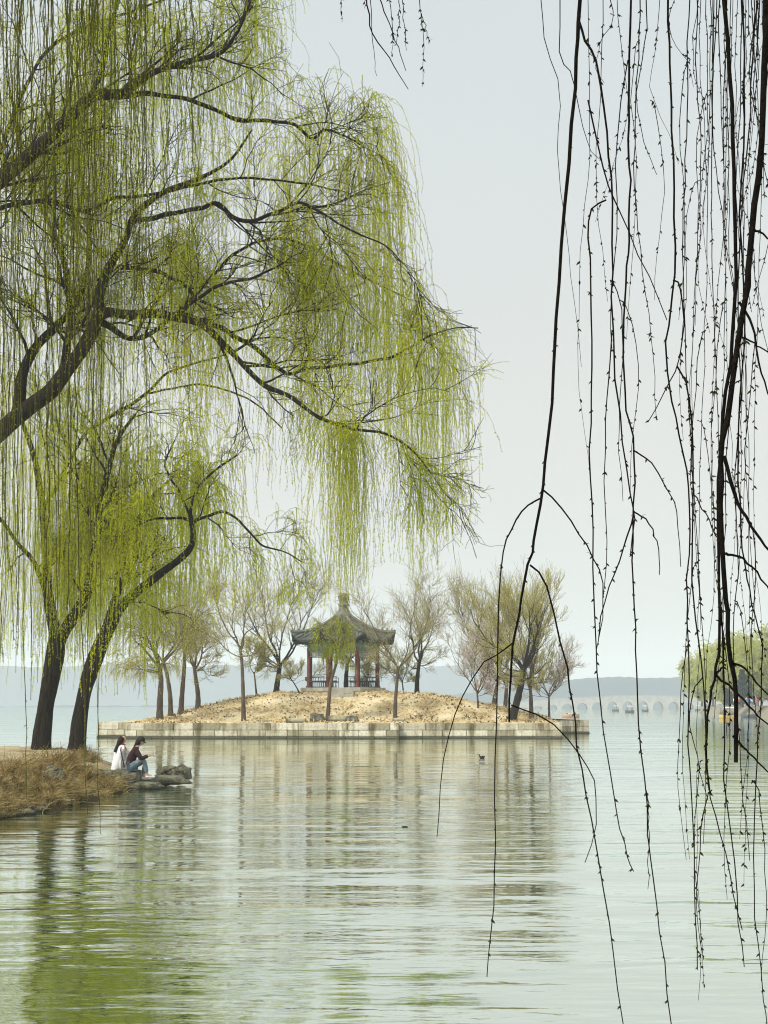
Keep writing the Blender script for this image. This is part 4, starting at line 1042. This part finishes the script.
for (x0, yb) in jobs:
    d = r_.uniform(12.5, 16)
    if yb is None: yb = r_.uniform(120, 700) * (1 - .35 * max(0, x0) / 235)
    top = W(x0 + r_.normal(0, 4), -30, d); x_t = top[0]
    i = int(np.argmin(np.abs(DL[:, 0] - x_t))); q = DL[i]
    bot = W(x0 + r_.normal(0, 5), yb, d)
    n = 40; tt = np.linspace(0, 1, n)[:, None]
    C = top * (1 - tt) + bot * tt; C[:, :2] += (r_.normal(0, .0085, (n, 2))).cumsum(0)
    arch = crom([q, q * .5 + top * .5 + [0, 0, .25], top + [0, 0, .2], top], 8)
    r = r_.uniform(.0022, .0042) if yb < 600 else r_.uniform(.0042, .006)
    C = np.vstack([arch[:-1], C]); PP.append(C); LLs.append(np.linspace(r * 1.2, r * .6, len(C)))
cb.tubes(PP, LLs, 4, 0)
PP = np.array(PP); n, K, _ = PP.shape
nl = n * 90; idx = r_.integers(0, n, nl); tp = r_.uniform(7, K - 1.01, nl); k = tp.astype(int); fr = (tp - k)[:, None]
p = PP[idx, k] * (1 - fr) + PP[idx, k + 1] * fr; ax = np.tile([0, 0, -.8], (nl, 1)) + r_.normal(0, .4, (nl, 3)); ax /= np.linalg.norm(ax, axis=1, keepdims=True)
cb.leaves(p, ax, r_.uniform(.6, 1.3, nl) * .034, .010, 1)
cb.build('crown', ['strand_olive', 'leaf_olive'], droot)

# ------------------------------------------------------------------ bridge
BD = 850.; bpx = lambda px: (px - 384) / F * BD
bx = bpx(640); br = empty('arch_bridge', (bx, BD, 0), 'long pale stone bridge of seventeen arches, faint across the lake', 'bridge')
b = MB(); SP = 8.3; nA = 17; half = SP * nA / 2 + 8
def deck(x): return 1.6 + 4.3 * math.cos(min(1, abs(x) / (half)) * math.pi / 2) ** 1.0
xs = []
for a in range(nA):
    c = (a - (nA - 1) / 2) * SP
    xs += [(c + s, a, s) for s in np.linspace(-SP / 2, SP / 2, 13)]
def bot(s, c):
    hw = SP / 2 - 1.0; top = deck(c) - 2.0
    if abs(s) >= hw: return -.5
    return max(-.5, -.2 + (top + .2) * math.sqrt(1 - (s / hw) ** 2))
for y0, y1 in ((BD - 3.5, BD + 3.5),):
    for a in range(nA):
        c = (a - (nA - 1) / 2) * SP; ss = np.concatenate([[-SP / 2], np.linspace(-(SP / 2 - 1.0), SP / 2 - 1.0, 15), [SP / 2]])
        for s0, s1 in zip(ss[:-1], ss[1:]):
            xa, xb = bx + c + s0, bx + c + s1
            B0 = bot(s0, c) if abs(s0) < SP / 2 - 1.001 else -.5; B1 = bot(s1, c) if abs(s1) < SP / 2 - 1.001 else -.5
            T0, T1 = deck(c + s0), deck(c + s1)
            v = [(xa, y0, B0), (xb, y0, B1), (xb, y0, T1), (xa, y0, T0), (xa, y1, B0), (xb, y1, B1), (xb, y1, T1), (xa, y1, T0)]
            b.add(v, [[0, 1, 2, 3], [5, 4, 7, 6], [0, 4, 5, 1], [3, 2, 6, 7]])
for sgn in (-1, 1):
    x0 = bx + sgn * SP * nA / 2; x1 = bx + sgn * (half + 12)
    T0 = deck(SP * nA / 2)
    v = [(x0, BD - 3.5, -.5), (x1, BD - 3.5, -.5), (x1, BD - 3.5, 1.4), (x0, BD - 3.5, T0), (x0, BD + 3.5, -.5), (x1, BD + 3.5, -.5), (x1, BD + 3.5, 1.4), (x0, BD + 3.5, T0)]
    b.add(v, [[0, 1, 2, 3], [5, 4, 7, 6], [3, 2, 6, 7], [1, 5, 6, 2]])
b.build('arches', 'bridge', br, smooth=False)
for yy in (BD - 3.4, BD + 3.3):
    b = MB()
    for i in range(100):
        x = -half + i * 2 * half / 99; z = deck(x)
        b.box((bx + x - .22, yy, z - .1), (bx + x + .22, yy + .3, z + 1.45))
        b.box((bx + x + .22, yy + .06, z - .1), (bx + x + 2 * half / 99 - .22, yy + .22, z + .85))
    b.build('balustrade', 'bridge', br, smooth=False)

# ------------------------------------------------------------------ hills
def hill(name, d0, pxs, ys, thick, seed, rough):
    px = np.linspace(pxs[0], pxs[-1], 420); y = np.interp(px, pxs, ys)
    z = CAMZ + (704.5 - y) / F * d0; x = (px - 384) / F * d0
    nz = np.array([noise.fractal((a * .02, seed, 0), 1, 2, 4) for a in x]) + .8 * np.array([noise.noise((a * .16, seed, 5)) for a in x])
    z = z + rough * nz
    K = 14; prof = np.sin(np.linspace(0, math.pi, K)) ** .8
    X = np.tile(x, (K, 1)); Y = np.repeat(d0 - thick * .5 + np.linspace(0, thick, K)[:, None], len(x), 1)
    bump_ = np.array([[noise.noise((x[j] * .05, i * .7, seed + 3)) for j in range(len(x))] for i in range(K)])
    Z = -1 + (z[None] + 1) * prof[:, None] * (1 + .08 * bump_ * (prof[:, None] < .99))
    grid_mesh(name, 'hill', X, Y, Z)
hill('hills', 2300, [-300, -100, 60, 130, 200, 300, 420, 460, 520, 580, 700, 900, 1200], [672, 664, 668, 664, 667, 664, 668, 665, 672, 684, 690, 692, 700], 300, 1.5, 1.8)
hill('far_shore', 1500, [-400, 200, 440, 540, 570, 600, 650, 690, 800, 1000, 1300], [706, 706, 697, 683, 680, 677.5, 678, 676, 674, 672, 690], 130, 8.5, 1.6)


# ------------------------------------------------------------------ right bank far away
sh = np.array([(W(697, 712, 450)[0], 450), (W(722, 712, 380)[0], 380), (W(745, 712, 300)[0], 300), (W(770, 712, 252)[0], 252), (100, 180), (160, 120)])
def sh_x(y): return np.interp(-y, -sh[:, 1], sh[:, 0])
ys = np.concatenate([[470, 460], np.arange(450, 118, -6.)])
off = np.array([-1.5, 0, .8, 1.5, 4, 30, 200]); zz = np.array([-.5, .25, 1.1, 1.75, 1.85, 1.9, 1.9])
X = np.array([[sh_x(min(y, 450)) + o + (max(0, y - 448) * .6 if o < 5 else 0) for o in off] for y in ys]); Y = np.repeat(ys[:, None], len(off), 1); Z = np.tile(zz, (len(ys), 1)) * np.where(ys > 455, .4, 1)[:, None] + .12 * fnoise(X, Y, .12, 2.)
grid_mesh('far_bank', 'farbank', X, Y, Z)
b = MB(); 
for k in range(len(ys) - 3):
    pass
def far_willow(px, d, top, hw, seed, label):
    base = W(px, 708, d); base[2] = 1.7
    H = (CAMZ + (704.5 - top) / F * d - 1.7) * .80
    return make_tree('willow_tree', base, [(0, 0, 0), (.1, 0, 1.2), (0, .1, 2.4)], H, hw / F * d * .75, seed, label, group='willows on the far right bank', leafn=12, leaf='leaf_far', r0=.34, fork=6,
                     levels=(5, 4, 5), weep=.7, trop=.05, lsize=.27, tw=2.0, twig='twig_isl')
fw = [(702, 430, 662, 10, 'farthest and smallest pale green willow at the tip of the far right bank'), (713, 370, 655, 13, 'pale green willow second from the tip of the far right bank'),
      (727, 330, 648, 16, 'pale green willow behind the canopied yellow boat'), (741, 300, 644, 15, 'tall pale green willow left of the dark conifers on the far bank'),
      (757, 300, 640, 17, 'tall pale green willow right of the dark conifers on the far bank'), (775, 280, 636, 19, 'nearest pale green willow of the far bank, cut by the right edge')]
for k, (px, d, tp, hw, lb) in enumerate(fw): far_willow(px, d, tp, hw, 400 + k, lb)

def conifer(px, d, top, w_, seed, label):
    base = W(px, 706, d); base[2] = 1.7; H = CAMZ + (704.5 - top) / F * d - 1.7
    root = empty('conifer_tree', base, label, 'tree', 'dark conifers on the far right bank')
    t = MB(); t.tube([base, base + [0, 0, H * .6], base + [0, 0, H]], [.15, .09, .02], 8); t.build('trunk', 'bark', root)
    rr = np.random.default_rng(seed); n = 2600; h = rr.random(n) ** .8; a = rr.uniform(0, 6.28, n); rad = w_ * (1.05 - h) * np.sqrt(rr.random(n)) * (.8 + .2 * np.sin(h * 40))
    p = base + np.stack([np.cos(a) * rad, np.sin(a) * rad, .5 + h * (H - .5)], 1); ax = np.stack([np.cos(a), np.sin(a), rr.uniform(-.5, .4, n)], 1); ax /= np.linalg.norm(ax, axis=1, keepdims=True)
    c = MB(); c.leaves(p, ax, .45, .22); c.build('crown', 'conifer', root)
conifer(743, 272, 670, 1.5, 1, 'tall dark conifer standing among the pale willows of the far bank')
conifer(749, 275, 676, 1.3, 2, 'shorter dark conifer touching the right side of the tall one')
conifer(729, 300, 686, 1.0, 3, 'small narrow dark conifer above the canopied boat')

# ------------------------------------------------------------------ people
def skin(name, joints, edges, mat, parent, sub=2, loc=(0, 0, 0), root=0):
    bm = bmesh.new(); lay = bm.verts.layers.skin.verify(); vs = []
    for p, r in joints:
        v = bm.verts.new(Vector(p)); v[lay].radius = (r, r) if np.isscalar(r) else r; vs.append(v)
    vs[root][lay].use_root = True
    for a, b_ in edges: bm.edges.new((vs[a], vs[b_]))
    me = bpy.data.meshes.new(name + '_skeleton'); bm.to_mesh(me); bm.free()
    o = bpy.data.objects.new(name, me); col.objects.link(o)
    m = o.modifiers.new('skin', 'SKIN'); m.use_smooth_shade = True
    if sub: s = o.modifiers.new('sub', 'SUBSURF'); s.levels = sub; s.render_levels = sub
    dg = bpy.context.evaluated_depsgraph_get(); ev = o.evaluated_get(dg)
    nm = bpy.data.meshes.new_from_object(ev); o.modifiers.clear(); o.data = nm; bpy.data.meshes.remove(me)
    nm.materials.clear(); nm.materials.append(M[mat])
    for p in nm.polygons: p.use_smooth = True
    if parent: o.parent = parent
    o.location = loc
    return o

def hand_chain(J, E, wrist_i, direction, side, nrm, scale=1.):
    """palm and five unequal bent fingers growing from a wrist vertex"""
    w_ = np.array(J[wrist_i][0]); d = unit(np.array(direction, float)); s = unit(np.array(side, float)); n = unit(np.array(nrm, float))
    palm = w_ + d * .045 * scale; J.append((tuple(palm), (.034, .017))); pi = len(J) - 1; E.append((wrist_i, pi))
    for k, L in enumerate((.070, .080, .075, .058)):
        off = s * (k - 1.5) * .021
        a = palm + d * .045 + off; b_ = a + d * L * .45 - n * .012; c = b_ + d * L * .35 - n * .03
        J.append((tuple(a), .0095)); J.append((tuple(b_), .0085)); J.append((tuple(c), .007)); i = len(J) - 3
        E += [(pi, i), (i, i + 1), (i + 1, i + 2)]
    a = palm - s * .038 + d * .005; b_ = a - s * .018 + d * .03; c = b_ + d * .028 - n * .012
    J.append((tuple(a), .012)); J.append((tuple(b_), .010)); J.append((tuple(c), .008)); i = len(J) - 3
    E += [(pi, i), (i, i + 1), (i + 1, i + 2)]

def head_parts(parent, c, fwd, hair_len, cap=None, hairmat='hair'):
    """c: head centre, fwd: facing unit vector"""
    c = np.array(c); f = unit(np.array(fwd, float)); s = unit(np.cross(UP, f)); u = np.cross(f, s)
    bm = bmesh.new(); bmesh.ops.create_uvsphere(bm, u_segments=20, v_segments=14, radius=1)
    for v in bm.verts:
        p = v.co.copy(); x, y, z = p.x * .092, p.y * .074, p.z * .112
        if z < 0: x *= 1 + .25 * z / .112 * .6; y *= 1 + .35 * z / .112 * .7
        q = c + f * x + s * y + u * z; v.co = Vector(q)
    def blob(pos, r, mats=0):
        ret = bmesh.ops.create_icosphere(bm, subdivisions=2, radius=1)
        q = c + f * pos[0] + s * pos[1] + u * pos[2]
        for v in ret['verts']:
            v.co = Vector(q + f * v.co.x * r[0] + s * v.co.y * r[1] + u * v.co.z * r[2])
        for fc in {fc for v in ret['verts'] for fc in v.link_faces}: fc.material_index = mats
    blob((.092, 0, -.012), (.018, .013, .022)); blob((.082, 0, -.052), (.010, .024, .008), 1)
    for sg in (-1, 1):
        blob((.080, sg * .030, .010), (.010, .013, .008), 2); blob((.0, sg * .074, -.005), (.018, .01, .028))
    me = bpy.data.meshes.new('head'); bm.to_mesh(me); bm.free()
    for p in me.polygons: p.use_smooth = True
    for k in ('skin', 'redcloth', 'black'): me.materials.append(M[k])
    o = bpy.data.objects.new('head', me); col.objects.link(o); o.parent = parent
    J = [(c + u * .055 + f * .004, .106), (c - f * .05 + u * .005, .104), (c - f * .06 - u * .07, .09)]; E = [(0, 1), (1, 2)]
    for k in range(hair_len):
        J.append((c - f * (.085 + .012 * k) - u * (.13 + .085 * k), .055 - .006 * k)); E.append((len(J) - 2, len(J) - 1))
    skin('hair', [(tuple(p), r) for p, r in J], E, hairmat, parent, 2)
    if cap:
        b = MB(); rings = [(.104, .02), (.108, .06), (.095, .10), (.06, .128), (.01, .135)]
        V = []; 
        for r, h in rings:
            for a in np.linspace(0, 2 * math.pi, 20, endpoint=False): V.append(c - f * .01 + f * r * math.cos(a) + s * r * .9 * math.sin(a) + u * h)
        q = [[i * 20 + k, i * 20 + (k + 1) % 20, (i + 1) * 20 + (k + 1) % 20, (i + 1) * 20 + k] for i in range(4) for k in range(20)]
        b.add(np.array(V), q)
        V = []
        for rr_, dz in ((.0, .0), (.075, -.02)):
            for a in np.linspace(-1.1, 1.1, 9): V.append(c + f * (.088 * math.cos(a) + rr_) + s * .094 * math.sin(a) + u * (.035 + dz))
        for rr_, dz in ((.075, -.032), (.0, -.012)):
            for a in np.linspace(-1.1, 1.1, 9): V.append(c + f * (.088 * math.cos(a) + rr_) + s * .094 * math.sin(a) + u * (.035 + dz))
        b.add(np.array(V), [[i * 9 + k, i * 9 + k + 1, (i + 1) * 9 + k + 1, (i + 1) * 9 + k] for i in range(3) for k in range(8)])
        b.build('cap', cap, parent, loc=(0, 0, 0))

def seated(loc, label, top, trousers, shoe, hunch, long_coat=False, hair_len=3, cap=None, yaw=0., arm_out=.0, strap=False, phone=False, group=None, reach=1.):
    """local frame: facing +x, hips at origin"""
    root = empty('person', loc, label, 'person', group, yaw)
    H = (0, 0, .10); sp1 = (.03 * hunch, 0, .28); ch = (.10 * hunch, 0, .45); nk = (.17 * hunch, 0, .60); hd = (.25 * hunch, 0, .72)
    J = [(H, (.15, .12)), (sp1, (.13, .105)), (ch, (.145, .10)), (nk, .055), ((hd[0] - .02, 0, hd[2] - .05), .05)]; E = [(0, 1), (1, 2), (2, 3), (3, 4)]
    def arm(sg):
        sh_ = (ch[0] + .02, sg * .17, .52); el = (sh_[0] + .16, sg * .21, .27); wr = (el[0] + .21 * reach, sg * .10, .30 + arm_out)
        J.append((sh_, .058)); i = len(J) - 1; J.append((el, .043)); J.append((wr, .027)); E.extend([(2, i), (i, i + 1), (i + 1, i + 2)])
        hand_chain(J, E, i + 2, (1, -sg * .2, .1), (0, sg, 0), (0, 0, 1)); return sh_, el, wr
    def leg(sg, kx, kz, fx, fz):
        hp = (.05, sg * .09, .08); kn = (kx, sg * .11, kz); an = (fx, sg * .10, fz); toe = (fx + .17, sg * .11, fz - .045)
        J.append((hp, .085)); i = len(J) - 1; J.append((kn, .062)); J.append((an, .042)); J.append((toe, .033)); E.extend([(0, i), (i, i + 1), (i + 1, i + 2), (i + 2, i + 3)])
        return hp, kn, an, toe
    A = [arm(1), arm(-1)]; Lg = [leg(1, .40, .20, .36, -.20), leg(-1, .36, .26, .46, -.16)]
    skin('body', J, E, 'skin', root, 2)
    # jacket
    J2 = [((0, 0, .02), (.19, .15)), (sp1, (.165, .14)), (ch, (.175, .13)), ((nk[0] - .02, 0, .57), .085)]; E2 = [(0, 1), (1, 2), (2, 3)]
    for sh_, el, wr in A:
        J2 += [(sh_, .078), (el, .062), (tuple(np.array(el) * .12 + np.array(wr) * .88), .045)]; i = len(J2) - 3; E2 += [(2, i), (i, i + 1), (i + 1, i + 2)]
    if long_coat:
        J2 += [((-.10, .02, -.10), (.14, .14)), ((-.14, .02, -.26), (.13, .12))]; i = len(J2) - 2; E2 += [(0, i), (i, i + 1)]
        J2 += [((.16, .0, .10), (.13, .09))]; E2 += [(0, len(J2) - 1)]
    skin('coat' if long_coat else 'jacket', J2, E2, top, root, 2)
    J3 = [((0, 0, .08), (.165, .13))]; E3 = []
    for hp, kn, an, toe in Lg:
        J3 += [(hp, .10), (kn, .080), (tuple(np.array(kn) * .1 + np.array(an) * .9), .060)]; i = len(J3) - 3; E3 += [(0, i), (i, i + 1), (i + 1, i + 2)]
    skin('trousers', J3, E3, trousers, root, 2)
    for hp, kn, an, toe in Lg:
        skin('shoe', [((an[0] - .05, an[1], an[2] - .045), .045), ((an[0] + .05, an[1], an[2] - .04), .048), (toe, .040), ((toe[0] + .04, toe[1], toe[2]), .03)], [(0, 1), (1, 2), (2, 3)], shoe, root, 1)
    head_parts(root, hd, (1, 0, -.35), hair_len, cap)
    if strap:
        b = MB(); b.tube(crom([(nk[0] + .06, -.10, .60), (-.05, -.16, .50), (-.02, -.18, .3), (.02, -.20, .12), (.06, -.18, .0)], 20), .014, 6); b.build('bag_strap', 'black', root, loc=(0, 0, 0))
        skin('scarf', [((nk[0] - .03, .07, .60), .045), ((nk[0] + .07, .0, .58), .05), ((nk[0] - .03, -.07, .60), .045)], [(0, 1), (1, 2)], 'redcloth', root, 1)
    if phone:
        w_ = np.array(A[1][2]); b = MB(); b.box((-.01, -.035, -.075), (.0, .035, .075), rot=0, org=tuple(w_ + [.11, .05, .05])); b.build('phone', 'black', root, smooth=False, loc=(0, 0, 0))
    return root
p1 = W(118.5, 768, 41.9); p2 = W(130.5, 768, 41.6)
seated((p1[0], p1[1] + .1, p1[2] + .02), 'person with long black hair in a white coat, seated on the rock', 'white', 'white', 'white', .35, True, 4, None, R(38), strap=True)
seated((p2[0], p2[1] - .1, p2[2] - .02), 'hunched person in dark cap and dark maroon top with grey-blue trousers, seated on the rock', 'darkcloth', 'denim', 'white', 1.1, False, 3, 'black', R(8), arm_out=.05, phone=True)

def copy_tree(o, parent=None):
    c = o.copy(); col.objects.link(c)
    if parent: c.parent = parent
    for ch in list(o.children): copy_tree(ch, c)
    return c

def stander(loc, label, top, legs, group, yaw=0., h=1.):
    root = empty('person', loc, label, 'person', group, yaw)
    J = [((0, 0, .95), (.14, .10)), ((0, 0, 1.2), (.13, .09)), ((0, 0, 1.40), (.17, .09)), ((0, 0, 1.52), .05), ((.01, 0, 1.65), .10)]; E = [(0, 1), (1, 2), (2, 3), (3, 4)]
    for sg in (-1, 1):
        J += [((0, sg * .2, 1.38), .05), ((-.02, sg * .24, 1.1), .042), ((.06, sg * .24, .86), .03), ((.08, sg * .24, .76), .035)]; i = len(J) - 4; E += [(2, i), (i, i + 1), (i + 1, i + 2), (i + 2, i + 3)]
        J += [((0, sg * .09, .88), .09), ((.03, sg * .1, .48), .06), ((0, sg * .1, .08), .04), ((.14, sg * .11, .03), .035)]; i = len(J) - 4; E += [(0, i), (i, i + 1), (i + 1, i + 2), (i + 2, i + 3)]
    skin('body', J, E, 'skin', root, 1)
    J = [((0, 0, .85), (.19, .15)), ((0, 0, 1.2), (.17, .13)), ((0, 0, 1.42), (.19, .12))]; E = [(0, 1), (1, 2)]
    for sg in (-1, 1): J += [((0, sg * .22, 1.38), .07), ((-.02, sg * .25, 1.1), .06), ((.06, sg * .25, .9), .05)]; i = len(J) - 3; E += [(2, i), (i, i + 1), (i + 1, i + 2)]
    skin('jacket', J, E, top, root, 1)
    J = [((0, 0, .9), (.17, .13))]; E = []
    for sg in (-1, 1): J += [((0, sg * .1, .8), .10), ((.03, sg * .1, .48), .08), ((0, sg * .1, .13), .065)]; i = len(J) - 3; E += [(0, i), (i, i + 1), (i + 1, i + 2)]
    skin('trousers', J, E, legs, root, 1)
    skin('hair', [((-.01, 0, 1.70), .10), ((-.04, 0, 1.62), .09)], [(0, 1)], 'hair', root, 1)
    return root
wk = [(735, 'white', 'black', 'person in white strolling on the far bank, left of the dark conifers'), (739, 'redcloth', 'black', 'person in red on the far bank beside the foot of the tall conifer'), (746.5, 'blue', 'black', 'person in blue in the middle of the walkers on the far bank'),
      (749.5, 'blue', 'denim', 'person in blue with greyish trousers, right-hand one of the blue pair'), (752, 'white', 'denim', 'person in white just right of the blue pair on the far bank'), (757, 'redcloth', 'denim', 'person in red walking at the right of the far bank'), (762, 'black', 'black', 'person in black on the far bank, last towards the right edge')]
for k, (px, a_, b_, lb) in enumerate(wk):
    p = W(px, 705, 262 + k * 1.5); stander((p[0], p[1], 1.78), lb, a_, b_, 'walkers on the far right bank', rng.uniform(0, 6))

# ------------------------------------------------------------------ boats
def boat(loc, L, hull, label, canopy=None, yaw=0., group='pleasure boats on the lake', riders=()):
    root = empty('boat', loc, label, 'boat', group)
    b = MB(); c_, s_2 = math.cos(yaw), math.sin(yaw); n = 11; V = []
    for i in range(n):
        t = i / (n - 1) * 2 - 1; w_ = .85 * (1 - abs(t) ** 3.2) * .9 + .06; h = .50 + .18 * t * t
        for (yy, z) in ((-w_, h), (-w_ * .8, 0.0), (0, -.15), (w_ * .8, 0.), (w_, h), (w_ * .85, h), (w_ * .65, .15), (-w_ * .65, .15), (-w_ * .85, h)):
            V.append((t * L / 2, yy, z))
    m = 9; q = [[i * m + k, i * m + (k + 1) % m, (i + 1) * m + (k + 1) % m, (i + 1) * m + k] for i in range(n - 1) for k in range(m)]
    V = np.array(V); V[:, :2] = V[:, :2] @ np.array([[c_, s_2], [-s_2, c_]]); b.add(V + np.array(loc), q); b.build('hull', hull, root)
    def loc2(x, y, z): return np.array(loc) + np.array([x * c_ - y * s_2, x * s_2 + y * c_, z])
    if canopy:
        b = MB(); n = 9; V = []
        for x in (-L * .32, L * .36):
            for a in np.linspace(-1, 1, n): V.append(loc2(x, a * .85, 1.85 - .18 * a * a))
            for a in np.linspace(1, -1, n): V.append(loc2(x, a * .85, 1.80 - .18 * a * a))
        mm = 2 * n; b.add(V, [[k, (k + 1) % mm, mm + (k + 1) % mm, mm + k] for k in range(mm)]); b.build('canopy', canopy, root)
        for x in (-L * .3, L * .34):
            for y in (-.78, .78):
                b = MB(); b.tube([loc2(x, y, .45), loc2(x, y, 1.7)], .035, 6); b.build('post', 'railwood', root)
    for k, (x, cl_, lb) in enumerate(riders):
        p = loc2(x, rng.uniform(-.2, .2), .28)
        r = empty('person', p, lb, 'person', 'people riding in the boats', rng.uniform(-.6, .6))
        J = [((0, 0, .1), (.15, .12)), ((.02, 0, .3), (.13, .1)), ((.04, 0, .5), (.16, .09)), ((.05, 0, .62), .05), ((.07, 0, .76), .10), ((.3, .1, .2), .07), ((.38, .1, -.08), .05), ((.3, -.1, .2), .07), ((.38, -.1, -.08), .05), ((.05, .2, .46), .05), ((.16, .24, .25), .045), ((.3, .2, .25), .04), ((.05, -.2, .46), .05), ((.16, -.24, .25), .045), ((.3, -.2, .25), .04)]
        skin('body', J, [(0, 1), (1, 2), (2, 3), (3, 4), (0, 5), (5, 6), (0, 7), (7, 8), (2, 9), (9, 10), (10, 11), (2, 12), (12, 13), (13, 14)], 'skin', r, 1)
        skin('jacket', [((0, 0, .08), (.19, .16)), ((.02, 0, .3), (.18, .14)), ((.04, 0, .5), (.19, .12)), ((.05, .21, .45), .08), ((.15, .25, .25), .07), ((.05, -.21, .45), .08), ((.15, -.25, .25), .07)], [(0, 1), (1, 2), (2, 3), (3, 4), (2, 5), (5, 6)], cl_, r, 1)
        skin('hair', [((.06, 0, .82), .09), ((.02, 0, .74), .085)], [(0, 1)], 'hair', r, 1)
    return root
def WP(px, d, z=0.): a = W(px, 704, d); return (a[0], d, z)
boat(WP(570.5, 268), 3.1, 'hull_r', 'small open tan boat just beyond the right end of the island wall', None, .15, riders=[(-.75, 'teal', 'person in green riding at the left in the open boat by the island'), (-.3, 'white', 'person in white between the green and the red rider by the island'), (.5, 'redcloth', 'person in red riding at the right in the open boat by the island')])
boat(WP(727.5, 245), 2.9, 'hull_y', 'yellow boat with pale flat canopy in front of the far right bank', 'canopy', .1, riders=[(-.5, 'black', 'dark-clad person at the left under the pale boat canopy'), (.1, 'redcloth', 'red-clad person in the middle under the pale boat canopy'), (.6, 'blue', 'blue-clad person at the right under the pale boat canopy')])
boat(WP(748, 262), 2.6, 'hull_d', 'low dark open boat moored at the foot of the far bank', None, .1)
boat(WP(615.5, 520), 2.4, 'hull_d', 'leftmost dark boat in front of the arched bridge', 'canopy', .2)
boat(WP(629.5, 440), 2.6, 'hull_d', 'largest dark boat under the middle of the bridge', 'canopy', .0, riders=[(-.6, 'black', 'left rider in the largest dark boat before the bridge'), (.5, 'black', 'right rider in the largest dark boat before the bridge')])
boat(WP(645, 500), 2.2, 'hull_d', 'third dark boat from the left in front of the bridge', 'canopy', -.2)
boat(WP(698, 560), 2.6, 'hull_d', 'rightmost tiny dark boat near the far end of the bridge', 'canopy', .1)

# ------------------------------------------------------------------ ducks and flotsam
def duck(loc, yaw, label, s=1.):
    root = empty('duck', loc, label, 'duck', 'ducks on the lake', yaw)
    skin('body', [((-.16 * s, 0, .09 * s), .02 * s), ((-.10 * s, 0, .055 * s), .06 * s), ((0, 0, .04 * s), .085 * s), ((.10 * s, 0, .05 * s), .06 * s), ((.13 * s, 0, .12 * s), .032 * s), ((.15 * s, 0, .18 * s), .042 * s), ((.17 * s, 0, .185 * s), .036 * s)], [(0, 1), (1, 2), (2, 3), (3, 4), (4, 5), (5, 6)], 'duck', root, 2)
    b = MB(); b.tube([(.20 * s, 0, .18 * s), (.24 * s, 0, .172 * s), (.265 * s, 0, .17 * s)], [.016 * s, .013 * s, .004 * s], 6); b.build('beak', 'beak', root, loc=(0, 0, 0))
    for sg in (-1, 1):
        b = MB(); b.tube([(.06 * s, sg * .07 * s, .07 * s), (-.04 * s, sg * .08 * s, .085 * s), (-.15 * s, sg * .03 * s, .10 * s)], [.025 * s, .035 * s, .006 * s], 6); b.build('wing', 'duck', root, loc=(0, 0, 0))
q = on_water(482, 758); duck((q[0], q[1], 0), math.pi, 'lone dark duck swimming left below the right part of the island wall', .8)
q = on_water(405, 827); o = rock('driftwood', (q[0], q[1], 0), (.055, .03, .02), 50.3, None, sub=2, mat='black'); tag(o, 'tiny black lump of driftwood floating in the open middle water', 'driftwood')
print('objects', len(bpy.data.objects))
